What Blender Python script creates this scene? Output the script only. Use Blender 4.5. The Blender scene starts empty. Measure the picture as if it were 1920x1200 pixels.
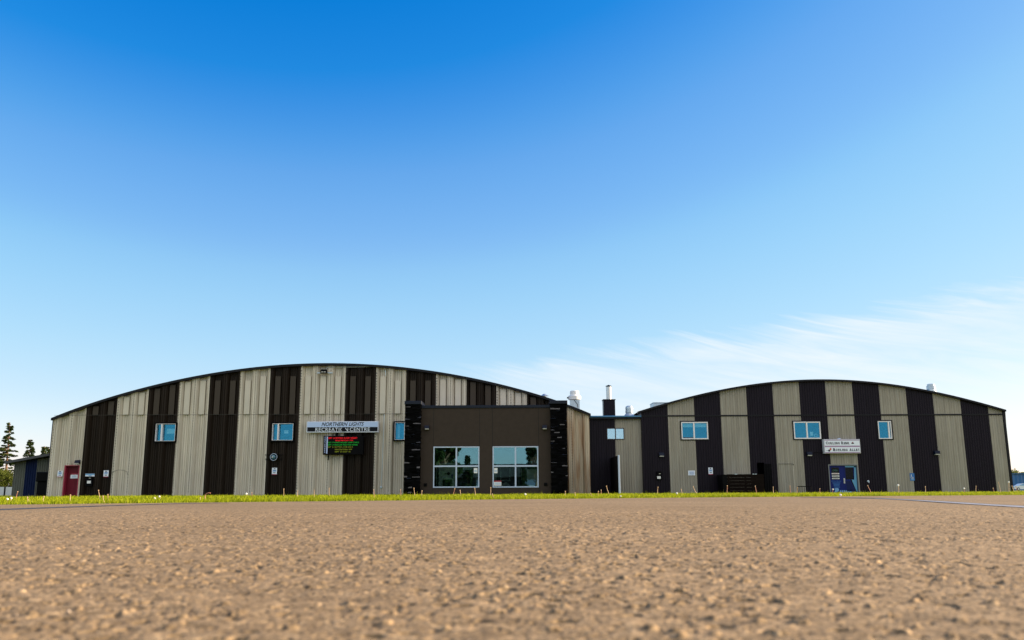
import bpy, math, random
import numpy as np
from mathutils import Vector, Matrix, Euler
random.seed(7); rng = np.random.default_rng(7)
S = bpy.context.scene
COL = S.collection
rad = math.radians

# ------------------------------------------------------------------ camera
F = 1634.0; H_CAM = 0.20; PITCH = math.atan(322/F); ROLL = rad(-0.25)
cam = bpy.data.cameras.new('camera'); cam_o = bpy.data.objects.new('camera', cam); COL.objects.link(cam_o)
cam.sensor_width = 36; cam.lens = 36*F/1920; cam.clip_start = 0.05; cam.clip_end = 5000
RM = (Matrix.Rotation(math.pi/2+PITCH, 3, 'X') @ Matrix.Rotation(ROLL, 3, 'Z'))
cam_o.location = (0, 0, H_CAM); cam_o.rotation_euler = RM.to_euler()
cam.dof.use_dof = True; cam.dof.focus_distance = 40; cam.dof.aperture_fstop = 4.2
S.camera = cam_o
S.render.resolution_x = 1024; S.render.resolution_y = 640
S.view_settings.view_transform = 'Standard'; S.view_settings.look = 'None'
S.view_settings.gamma = 1; S.view_settings.exposure = 1.4

# ------------------------------------------------------------------ sky and sun
SUN_AZ, SUN_EL = 82.0, 19.0
W = bpy.data.worlds.new('World'); S.world = W; W.use_nodes = True
nt = W.node_tree; nt.nodes.clear()
def N(tree, kind, **kw):
    n = tree.nodes.new(kind)
    for k, v in kw.items(): setattr(n, k, v)
    return n
def L(tree, a, b): tree.links.new(a, b)
def MATH(tree, op, a, b=None, c=None, clamp=False):
    n = N(tree, 'ShaderNodeMath', operation=op, use_clamp=clamp)
    for i, v in enumerate((a, b, c)):
        if v is None: continue
        if isinstance(v, (int, float)): n.inputs[i].default_value = v
        else: L(tree, v, n.inputs[i])
    return n.outputs[0]
def RAMP(tree, fac, stops, mode='LINEAR'):
    r = N(tree, 'ShaderNodeValToRGB'); r.color_ramp.interpolation = mode
    els = r.color_ramp.elements
    while len(els) > 1: els.remove(els[-1])
    els[0].position = stops[0][0]; els[0].color = (*stops[0][1], 1) if len(stops[0][1]) == 3 else stops[0][1]
    for p, c in stops[1:]:
        e = els.new(p); e.color = (*c, 1)
    if fac is not None: L(tree, fac, r.inputs[0])
    return r.outputs[0]
def g(v): return (v, v, v)

sky = N(nt, 'ShaderNodeTexSky', sky_type='NISHITA', sun_disc=False)
sky.sun_elevation = rad(SUN_EL); sky.sun_rotation = rad(SUN_AZ)
sky.altitude = 600; sky.air_density = 1.0; sky.dust_density = 0.6; sky.ozone_density = 2.0
hsv0 = N(nt, 'ShaderNodeHueSaturation'); hsv0.inputs['Saturation'].default_value = 1.28
L(nt, sky.outputs[0], hsv0.inputs['Color'])
# colour response of the sky, per channel, over the range 0 to 20
vm = N(nt, 'ShaderNodeVectorMath', operation='SCALE'); vm.inputs['Scale'].default_value = 0.05; L(nt, hsv0.outputs[0], vm.inputs[0])
cur = N(nt, 'ShaderNodeRGBCurve'); L(nt, vm.outputs[0], cur.inputs['Color'])
for ci, pts_ in enumerate((((0, 0), (.36, .03), (.45, .22), (.54, .49), (.74, .84), (.88, 1.10), (1.45, 1.66), (2.6, 2.42), (6, 4.6), (20, 12)),
                           ((0, 0), (1.15, .88), (1.55, 1.50), (1.92, 1.92), (2.18, 2.27), (2.97, 2.74), (4.4, 3.25), (8, 5), (20, 12)),
                           ((0, 0), (2.57, 2.75), (3.2, 3.22), (3.9, 3.52), (4.4, 3.66), (5.1, 3.78), (9, 5.2), (20, 10)))):
    cv = cur.mapping.curves[ci]
    cv.points[0].location = (0, 0); cv.points[1].location = (1, pts_[-1][1]/20)
    for a, b in pts_[1:-1]: cv.points.new(a/20, b/20)
cur.mapping.update()
hsv = N(nt, 'ShaderNodeVectorMath', operation='SCALE'); hsv.inputs['Scale'].default_value = 20.0; L(nt, cur.outputs[0], hsv.inputs[0])
tc = N(nt, 'ShaderNodeTexCoord')
sep = N(nt, 'ShaderNodeSeparateXYZ'); L(nt, tc.outputs['Generated'], sep.inputs[0])
az = MATH(nt, 'MULTIPLY', MATH(nt, 'ARCTAN2', sep.outputs[0], sep.outputs[1]), 180/math.pi)   # degrees, right positive
el = MATH(nt, 'MULTIPLY', MATH(nt, 'ARCSINE', sep.outputs[2]), 180/math.pi)
# cirrus: a fan that widens to the right
t = MATH(nt, 'DIVIDE', MATH(nt, 'ADD', az, 5.0), 36.0)             # 0 at its left tip, 1 at the frame's right edge
edge_top = MATH(nt, 'ADD', MATH(nt, 'MULTIPLY', MATH(nt, 'POWER', MATH(nt, 'MAXIMUM', t, 0.0), 0.75), 4.3), 7.7)
comb = N(nt, 'ShaderNodeCombineXYZ')
ca, sa = math.cos(rad(-14)), math.sin(rad(-14))
rx = MATH(nt, 'ADD', MATH(nt, 'MULTIPLY', az, ca), MATH(nt, 'MULTIPLY', el, sa))
ry = MATH(nt, 'SUBTRACT', MATH(nt, 'MULTIPLY', el, ca), MATH(nt, 'MULTIPLY', az, sa))
L(nt, MATH(nt, 'MULTIPLY', rx, 0.10), comb.inputs[0]); L(nt, MATH(nt, 'MULTIPLY', ry, 0.95), comb.inputs[1])
nz = N(nt, 'ShaderNodeTexNoise'); nz.inputs['Scale'].default_value = 1.0; nz.inputs['Detail'].default_value = 7
nz.inputs['Roughness'].default_value = 0.62; nz.inputs['Distortion'].default_value = 0.9
L(nt, comb.outputs[0], nz.inputs['Vector'])
comb2 = N(nt, 'ShaderNodeCombineXYZ'); L(nt, MATH(nt, 'MULTIPLY', az, 0.06), comb2.inputs[0]); L(nt, MATH(nt, 'MULTIPLY', el, 0.3), comb2.inputs[1])
nz2 = N(nt, 'ShaderNodeTexNoise'); nz2.inputs['Scale'].default_value = 1.3; nz2.inputs['Detail'].default_value = 4
L(nt, comb2.outputs[0], nz2.inputs['Vector'])
e2 = MATH(nt, 'ADD', edge_top, MATH(nt, 'MULTIPLY', MATH(nt, 'SUBTRACT', nz.outputs[0], 0.5), 3.6))
upper = MATH(nt, 'DIVIDE', MATH(nt, 'SUBTRACT', e2, el), 1.5, clamp=True)
tfade = MATH(nt, 'MULTIPLY', MATH(nt, 'ADD', t, 0.07), 5.0, clamp=True)
streak = RAMP(nt, nz.outputs[0], [(0.32, g(0.30)), (0.68, g(1.0))])
body = RAMP(nt, nz2.outputs[0], [(0.30, g(0.55)), (0.70, g(1.0))])
dens = MATH(nt, 'MULTIPLY', MATH(nt, 'MULTIPLY', upper, tfade), MATH(nt, 'MULTIPLY', streak, body))
right = MATH(nt, 'MULTIPLY', MATH(nt, 'ADD', t, 0.95), 0.70, clamp=True)
low = MATH(nt, 'MULTIPLY', MATH(nt, 'ADD', el, 1.0), 0.22, clamp=True)
dens = MATH(nt, 'MULTIPLY', MATH(nt, 'MULTIPLY', dens, right), low)
cm = N(nt, 'ShaderNodeMix', data_type='RGBA'); L(nt, MATH(nt, 'MULTIPLY', dens, 0.84, clamp=True), cm.inputs[0])
L(nt, hsv.outputs[0], cm.inputs[6]); cm.inputs[7].default_value = (3.62, 3.76, 3.86, 1)
# unseen bright cloud, added behind the viewer to fill the shaded fronts
back = MATH(nt, 'MULTIPLY', MATH(nt, 'SUBTRACT', MATH(nt, 'MULTIPLY', sep.outputs[1], -1.0), 0.05), 2.5, clamp=True)
hi = MATH(nt, 'MULTIPLY', MATH(nt, 'SUBTRACT', el, 13.0), 0.08, clamp=True)
fill_veil = MATH(nt, 'MULTIPLY', MATH(nt, 'MULTIPLY', back, hi), RAMP(nt, nz2.outputs[0], [(0.25, g(0.6)), (0.6, g(0.95))]))
cm2 = N(nt, 'ShaderNodeMix', data_type='RGBA'); L(nt, fill_veil, cm2.inputs[0]); L(nt, cm.outputs[2], cm2.inputs[6]); cm2.inputs[7].default_value = (5.7, 5.35, 4.75, 1)
cm = cm2
bg = N(nt, 'ShaderNodeBackground'); bg.inputs[1].default_value = 0.10
L(nt, cm.outputs[2], bg.inputs[0])
wo = N(nt, 'ShaderNodeOutputWorld'); L(nt, bg.outputs[0], wo.inputs[0])

sl = bpy.data.lights.new('sun', 'SUN'); sl.energy = 5.0; sl.angle = rad(0.5); sl.color = (1.0, 0.79, 0.57)
so = bpy.data.objects.new('sun', sl); COL.objects.link(so)
sv = Vector((math.cos(rad(SUN_EL))*math.sin(rad(SUN_AZ)), math.cos(rad(SUN_EL))*math.cos(rad(SUN_AZ)), math.sin(rad(SUN_EL))))
so.rotation_euler = sv.to_track_quat('Z', 'Y').to_euler(); so.location = (60, 20, 40)

# ------------------------------------------------------------------ helpers
def ray(u, v): return RM @ Vector(((u-960)/F, -(v-600)/F, -1.0))
def PT(u, v, Y):
    d = ray(u, v); k = Y/d.y
    return Vector((d.x*k, Y, H_CAM+d.z*k))
def XZ(u, v, Y): p = PT(u, v, Y); return p.x, p.z
def GR(u, v, z=0.0):
    d = ray(u, v); k = (z-H_CAM)/d.z
    return Vector((d.x*k, d.y*k, z))
ORG = {}
class MB:
    def __init__(s): s.v = []; s.f = []; s.m = []
    def add(s, vs, fs, mi=0):
        b = len(s.v); s.v += [tuple(p) for p in vs]
        for f in fs: s.f.append([b+i for i in f]); s.m.append(mi)
        return s
    def quad(s, a, b, c, d, mi=0): return s.add([a, b, c, d], [(0, 1, 2, 3)], mi)
    def box(s, x0, x1, y0, y1, z0, z1, mi=0):
        vs = [(x, y, z) for z in (z0, z1) for y in (y0, y1) for x in (x0, x1)]
        return s.add(vs, [(0, 2, 3, 1), (4, 5, 7, 6), (0, 1, 5, 4), (2, 6, 7, 3), (0, 4, 6, 2), (1, 3, 7, 5)], mi)
    def bbox(s, x0, x1, y0, y1, z0, z1, b=0.01, mi=0):      # box with chamfered front edges
        vs = [(x0, y1, z0), (x1, y1, z0), (x1, y1, z1), (x0, y1, z1), (x0, y0+b, z0), (x1, y0+b, z0), (x1, y0+b, z1), (x0, y0+b, z1),
              (x0+b, y0, z0+b), (x1-b, y0, z0+b), (x1-b, y0, z1-b), (x0+b, y0, z1-b)]
        fs = [(0, 3, 2, 1), (8, 9, 10, 11)]
        for i in range(4):
            j = (i+1) % 4; fs += [(i, j, 4+j, 4+i), (4+i, 4+j, 8+j, 8+i)]
        return s.add(vs, fs, mi)
    def tube(s, pts, r, n=8, mi=0, caps=True):
        pts = [Vector(p) for p in pts]; rs = r if isinstance(r, (list, tuple)) else [r]*len(pts)
        vs = []; fs = []
        for i, p in enumerate(pts):
            d = (pts[min(i+1, len(pts)-1)]-pts[max(i-1, 0)]).normalized()
            a = d.orthogonal().normalized() if i == 0 else (a-d*a.dot(d)).normalized()
            b = d.cross(a)
            for k in range(n):
                t_ = 2*math.pi*k/n; vs.append(p+(a*math.cos(t_)+b*math.sin(t_))*rs[i])
        for i in range(len(pts)-1):
            for k in range(n): fs.append((i*n+k, i*n+(k+1) % n, (i+1)*n+(k+1) % n, (i+1)*n+k))
        if caps: fs += [tuple(range(n))[::-1], tuple(range((len(pts)-1)*n, len(pts)*n))]
        return s.add(vs, fs, mi)
    def lathe(s, prof, c, n=24, mi=0, axis='Z'):
        vs = []; fs = []
        for (r, h) in prof:
            for k in range(n):
                t_ = 2*math.pi*k/n
                q = (r*math.cos(t_), r*math.sin(t_), h) if axis == 'Z' else (r*math.cos(t_), h, r*math.sin(t_))
                vs.append((c[0]+q[0], c[1]+q[1], c[2]+q[2]))
        for i in range(len(prof)-1):
            for k in range(n): fs.append((i*n+k, i*n+(k+1) % n, (i+1)*n+(k+1) % n, (i+1)*n+k))
        fs += [tuple(range(n))[::-1], tuple(range((len(prof)-1)*n, len(prof)*n))]
        return s.add(vs, fs, mi)
    def build(s, name, mats, parent=None, smooth=False, loc=None):
        if not isinstance(mats, (list, tuple)): mats = [mats]
        org = ORG[parent.name] if parent else (Vector(loc) if loc else Vector((0, 0, 0)))
        me = bpy.data.meshes.new(name)
        me.from_pydata([(a-org.x, b-org.y, c-org.z) for a, b, c in s.v], [], s.f)
        for m in mats: me.materials.append(m)
        me.polygons.foreach_set('material_index', s.m)
        if smooth: me.polygons.foreach_set('use_smooth', [True]*len(s.f))
        me.update()
        o = bpy.data.objects.new(name, me); COL.objects.link(o)
        if parent: o.parent = parent
        else: o.location = org
        ORG[o.name] = org
        return o
def tag(o, label=None, cat=None, group=None, kind=None):
    for k, v in (('label', label), ('category', cat), ('group', group), ('kind', kind)):
        if v: o[k] = v
    return o
def thing(name, label, cat, loc, group=None):
    o = bpy.data.objects.new(name, None); COL.objects.link(o); o.location = loc; o.empty_display_size = 0.3
    ORG[o.name] = Vector(loc); return tag(o, label, cat, group)
def np_mesh(name, V, Fq, mats, parent=None, mi=None):
    """V (n,3), Fq list of arrays (faces of equal size)"""
    me = bpy.data.meshes.new(name)
    org = ORG[parent.name] if parent else Vector((0, 0, 0))
    V = V-np.array(org)
    me.vertices.add(len(V)); me.vertices.foreach_set('co', V.astype(np.float32).ravel())
    idx = np.concatenate([f.ravel() for f in Fq]); sizes = np.concatenate([np.full(len(f), f.shape[1]) for f in Fq])
    me.loops.add(len(idx)); me.loops.foreach_set('vertex_index', idx.astype(np.int32))
    starts = np.concatenate([[0], np.cumsum(sizes)[:-1]])
    me.polygons.add(len(sizes)); me.polygons.foreach_set('loop_start', starts.astype(np.int32))
    for m in (mats if isinstance(mats, (list, tuple)) else [mats]): me.materials.append(m)
    if mi is not None: me.polygons.foreach_set('material_index', mi.astype(np.int32))
    me.update(calc_edges=True); me.validate()
    o = bpy.data.objects.new(name, me); COL.objects.link(o)
    if parent: o.parent = parent
    ORG[o.name] = org
    return o

# ------------------------------------------------------------------ materials
def mat(name, col, rough=0.5, metal=0.0, spec=0.5, noise=None, streak=0.0, bump=0.0, island=0.0, emit=None, patch_tint=None):
    m = bpy.data.materials.new(name); m.use_nodes = True; T = m.node_tree
    b = T.nodes['Principled BSDF']
    b.inputs['Base Color'].default_value = (*col, 1); b.inputs['Roughness'].default_value = rough
    b.inputs['Metallic'].default_value = metal; b.inputs['Specular IOR Level'].default_value = spec
    tcx = N(T, 'ShaderNodeTexCoord'); fac = None
    def mul(cur, socket, lo, hi):
        r = RAMP(T, socket, [(0.3, g(lo)), (0.7, g(hi))])
        if cur is None: return r
        x = N(T, 'ShaderNodeMix', data_type='RGBA', blend_type='MULTIPLY'); x.inputs[0].default_value = 1
        L(T, cur, x.inputs[6]); L(T, r, x.inputs[7]); return x.outputs[2]
    if noise:
        n = N(T, 'ShaderNodeTexNoise'); n.inputs['Scale'].default_value = noise[0]; n.inputs['Detail'].default_value = 6
        n.inputs['Roughness'].default_value = 0.65
        L(T, tcx.outputs['Object'], n.inputs['Vector']); fac = mul(fac, n.outputs[0], 1-noise[1], 1+noise[1])
    if streak:
        mp = N(T, 'ShaderNodeMapping'); mp.inputs['Scale'].default_value = (3.2, 3.2, 0.10)
        L(T, tcx.outputs['Object'], mp.inputs[0])
        n = N(T, 'ShaderNodeTexNoise'); n.inputs['Scale'].default_value = 1.6; n.inputs['Detail'].default_value = 5; n.inputs['Roughness'].default_value = 0.7
        L(T, mp.outputs[0], n.inputs['Vector']); fac = mul(fac, n.outputs[0], 1-streak, 1+streak)
    if island:
        ge = N(T, 'ShaderNodeNewGeometry'); fac = mul(fac, ge.outputs['Random Per Island'], 1-island, 1+island)
    out = None
    if fac is not None:
        x = N(T, 'ShaderNodeMix', data_type='RGBA', blend_type='MULTIPLY'); x.inputs[0].default_value = 1
        x.inputs[6].default_value = (*col, 1); L(T, fac, x.inputs[7]); out = x.outputs[2]
    if patch_tint:   # (colour, amount): patches running down from the top
        mp = N(T, 'ShaderNodeMapping'); mp.inputs['Scale'].default_value = (2.2, 2.2, 0.22); L(T, tcx.outputs['Object'], mp.inputs[0])
        n = N(T, 'ShaderNodeTexNoise'); n.inputs['Scale'].default_value = 1.7; n.inputs['Detail'].default_value = 4; L(T, mp.outputs[0], n.inputs['Vector'])
        r = RAMP(T, n.outputs[0], [(0.5, g(0)), (0.68, g(patch_tint[1]))])
        x = N(T, 'ShaderNodeMix', data_type='RGBA'); L(T, r, x.inputs[0])
        if out: L(T, out, x.inputs[6])
        else: x.inputs[6].default_value = (*col, 1)
        x.inputs[7].default_value = (*patch_tint[0], 1); out = x.outputs[2]
    if out is not None: L(T, out, b.inputs['Base Color'])
    if bump:
        n = N(T, 'ShaderNodeTexNoise'); n.inputs['Scale'].default_value = 60; n.inputs['Detail'].default_value = 5
        L(T, tcx.outputs['Object'], n.inputs['Vector'])
        bu = N(T, 'ShaderNodeBump'); bu.inputs['Strength'].default_value = bump; bu.inputs['Distance'].default_value = 0.02
        L(T, n.outputs[0], bu.inputs['Height']); L(T, bu.outputs[0], b.inputs['Normal'])
    if emit:
        b.inputs['Emission Color'].default_value = (*emit[0], 1); b.inputs['Emission Strength'].default_value = emit[1]*0.42
    return m
def glass_mat(name, refl=0.3, tint=(0.55, 0.86, 1.0), trans=(0.75, 0.85, 0.85)):
    m = bpy.data.materials.new(name); m.use_nodes = True; T = m.node_tree; T.nodes.remove(T.nodes['Principled BSDF'])
    gl = N(T, 'ShaderNodeBsdfGlossy'); gl.inputs['Roughness'].default_value = 0.01; gl.inputs['Color'].default_value = (*tint, 1)
    tr = N(T, 'ShaderNodeBsdfTransparent'); tr.inputs['Color'].default_value = (*trans, 1)
    mx = N(T, 'ShaderNodeMixShader'); mx.inputs[0].default_value = refl
    tcx = N(T, 'ShaderNodeTexCoord'); n = N(T, 'ShaderNodeTexNoise'); n.inputs['Scale'].default_value = 1.4; L(T, tcx.outputs['Object'], n.inputs['Vector'])
    bu = N(T, 'ShaderNodeBump'); bu.inputs['Strength'].default_value = 0.008; bu.inputs['Distance'].default_value = 0.05
    L(T, n.outputs[0], bu.inputs['Height']); L(T, bu.outputs[0], gl.inputs['Normal'])
    L(T, tr.outputs[0], mx.inputs[1]); L(T, gl.outputs[0], mx.inputs[2]); L(T, mx.outputs[0], T.nodes['Material Output'].inputs[0])
    return m
TAN = mat('tan_steel', (0.57, 0.52, 0.44), 0.34, spec=0.5, streak=0.24, noise=(0.5, 0.08))
TANP = mat('tan_panel', (0.58, 0.535, 0.465), 0.5, spec=0.3, noise=(0.8, 0.07))
BRN = mat('brown_steel', (0.021, 0.0150, 0.011), 0.42, spec=0.09, streak=0.3)
BRNP = mat('brown_panel', (0.045, 0.035, 0.027), 0.5, spec=0.2, island=0.25)
RIV = mat('rivet_dark', (0.05, 0.045, 0.04), 0.5)
TANR = mat('orange_streaked_steel', (0.58, 0.49, 0.37), 0.36, spec=0.4, streak=0.28, patch_tint=((0.34, 0.17, 0.07), 0.75))  # tan with orange-brown streaks mixed in, for the last stripe
TAN2 = mat('grey_tan_steel', (0.295, 0.27, 0.225), 0.36, spec=0.45, streak=0.22, noise=(0.5, 0.08), patch_tint=((0.40, 0.40, 0.37), 0.25))
DRK2 = mat('charcoal_steel', (0.0115, 0.0085, 0.0150), 0.36, spec=0.13, streak=0.2)
TRIM = mat('black_trim', (0.007, 0.007, 0.010), 0.4, spec=0.2)
NAVYTRIM = mat('navy_coping', (0.006, 0.009, 0.020), 0.3, spec=0.25)
GUTTER = mat('blue_gutter', (0.05, 0.17, 0.34), 0.3)
ROOF = mat('roof_steel', (0.06, 0.06, 0.065), 0.4, streak=0.1)
STUC = mat('brown_stucco', (0.044, 0.033, 0.0275), 0.85, spec=0.2, noise=(3.0, 0.10), bump=0.35)
JOINT = mat('joint_dark', (0.012, 0.01, 0.01), 0.9)
STONE = mat('black_ledgestone', (0.0016, 0.0016, 0.0020), 0.5, spec=0.03, island=0.7, bump=0.2)
STONG = mat('glossy_ledgestone', (0.008, 0.010, 0.015), 0.2, spec=0.75, island=0.6)
ALU = mat('pale_aluminium', (0.46, 0.55, 0.72), 0.35, metal=0.0, noise=(2, 0.05))
WFRM = mat('white_vinyl', (0.78, 0.76, 0.80), 0.4)
DFRM = mat('brown_window_frame', (0.06, 0.035, 0.03), 0.4)
GLASS = glass_mat('window_glass', 0.26, (0.36, 0.74, 0.86))
GLASS2 = glass_mat('upper_window_glass', 0.20, (0.10, 0.60, 0.98))
GLASS3 = glass_mat('clear_pale_glass', 0.55, (0.62, 0.86, 0.98))
DGLASS = glass_mat('door_glass', 0.02, (.5, .6, .7), (.35, .35, .35))
ROOM = mat('dim_room', (0.05, 0.045, 0.04), 0.9)
ROOMC = mat('cream_wall', (0.45, 0.43, 0.36), 0.8)
PAPER = mat('white_paper', (0.78, 0.79, 0.80), 0.6)
BLIND = mat('pale_blind', (0.70, 0.78, 0.76), 0.7)
RED = mat('maroon_door', (0.12, 0.005, 0.017), 0.5, spec=0.2, noise=(1.2, 0.12))
DRED = mat('sign_red', (0.30, 0.02, 0.05), 0.5)
STEEL = mat('brushed_steel', (0.62, 0.62, 0.62), 0.3, metal=0.8)
GALV = mat('galvanised_steel', (0.50, 0.58, 0.64), 0.33, metal=0.65, noise=(6, 0.12))
WALU = mat('white_fan_cowl', (0.74, 0.76, 0.78), 0.35, noise=(4, 0.08))
BLK = mat('black_metal', (0.003, 0.003, 0.004), 0.5, spec=0.06)
NBLK = mat('blue_black_hood', (0.004, 0.009, 0.028), 0.35, spec=0.15)
LENS = mat('frosted_lens', (0.42, 0.42, 0.40), 0.4)
SIGNW = mat('sign_pale_face', (0.46, 0.60, 0.90), 0.4)
SIGNP = mat('sign_white_face', (0.76, 0.82, 0.94), 0.4)
MAUVE = mat('sign_mauve_band', (0.36, 0.25, 0.40), 0.5)
SIGNK = mat('sign_black', (0.004, 0.005, 0.010), 0.5, spec=0.15)
INK = mat('sign_ink', (0.010, 0.014, 0.030), 0.5)
BLUS = mat('sign_blue', (0.02, 0.14, 0.42), 0.4)
CYAN = mat('sign_light_blue', (0.16, 0.36, 0.62), 0.4)
ORNG = mat('sign_orange', (0.60, 0.10, 0.04), 0.5)
LED_R = mat('led_red', (0, 0, 0), 0.5, emit=((1, 0.0, 0.01), 1.1))
LED_G = mat('led_green', (0, 0, 0), 0.5, emit=((0.0, 0.55, 0.03), 0.7))
LED_Y = mat('led_yellow', (0, 0, 0), 0.5, emit=((0.33, 0.40, 0.0), 0.7))
LED_W = mat('sign_white_print', (0.45, 0.55, 0.85), 0.5)
DBLU = mat('door_blue', (0.003, 0.012, 0.13), 0.4, spec=0.2)
DBLU2 = mat('door_dark_blue', (0.003, 0.010, 0.07), 0.4, spec=0.2)
DSKY = mat('door_sky_blue', (0.09, 0.30, 0.50), 0.35)
SHEDT = mat('shed_grey_green', (0.105, 0.112, 0.098), 0.5, spec=0.15, streak=0.12)
SHEDB = mat('shed_blue', (0.002, 0.009, 0.050), 0.45, spec=0.12, streak=0.15)
SHROOF = mat('shed_roof_edge', (0.05, 0.05, 0.06), 0.5)
PLANK = mat('dark_planks', (0.0075, 0.0048, 0.004), 0.8, spec=0.06, noise=(3, 0.3))
FENW = mat('white_fence', (0.50, 0.53, 0.62), 0.6)
BLUR = mat('blue_ribbed_steel', (0.01, 0.10, 0.30), 0.35, streak=0.1)
CARW = mat('white_car_paint', (0.70, 0.74, 0.80), 0.25)
BARK = mat('bark', (0.16, 0.09, 0.055), 0.9, noise=(6, 0.3))
STALK = mat('dry_stalk', (0.50, 0.33, 0.20), 0.7, island=0.2)
REDST = mat('reddish_stalk', (0.40, 0.17, 0.11), 0.7)
SEED = mat('seed_fluff', (0.80, 0.78, 0.74), 0.9)
CURT = mat('zigzag_cloth', (0.60, 0.62, 0.62), 0.8)
def leaf_mat(name, c1, c2, tr=0.35, straw=False):
    m = bpy.data.materials.new(name); m.use_nodes = True; T = m.node_tree; b = T.nodes['Principled BSDF']
    ge = N(T, 'ShaderNodeNewGeometry'); tcx = N(T, 'ShaderNodeTexCoord')
    n = N(T, 'ShaderNodeTexNoise'); n.inputs['Scale'].default_value = 0.7; n.inputs['Detail'].default_value = 4; L(T, tcx.outputs['Object'], n.inputs['Vector'])
    f = MATH(T, 'ADD', MATH(T, 'MULTIPLY', ge.outputs['Random Per Island'], 0.55), MATH(T, 'MULTIPLY', n.outputs[0], 0.45))
    c = RAMP(T, f, [(0.15, c1), (0.80, c2)]+([(0.90, (0.60, 0.50, 0.20))] if straw else []))
    L(T, c, b.inputs['Base Color']); b.inputs['Roughness'].default_value = 0.55; b.inputs['Specular IOR Level'].default_value = 0.1
    td = N(T, 'ShaderNodeBsdfTranslucent'); L(T, c, td.inputs[0])
    mx = N(T, 'ShaderNodeMixShader'); mx.inputs[0].default_value = tr
    L(T, b.outputs[0], mx.inputs[1]); L(T, td.outputs[0], mx.inputs[2]); L(T, mx.outputs[0], T.nodes['Material Output'].inputs[0])
    return m
GRASS = leaf_mat('grass_blade', (0.026, 0.070, 0.003), (0.43, 0.47, 0.012), 0.45, True)
NEEDLE = leaf_mat('spruce_needles', (0.016, 0.036, 0.014), (0.060, 0.085, 0.022), 0.2)
LEAF = leaf_mat('broad_leaves', (0.05, 0.075, 0.014), (0.15, 0.17, 0.03), 0.4)

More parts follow.
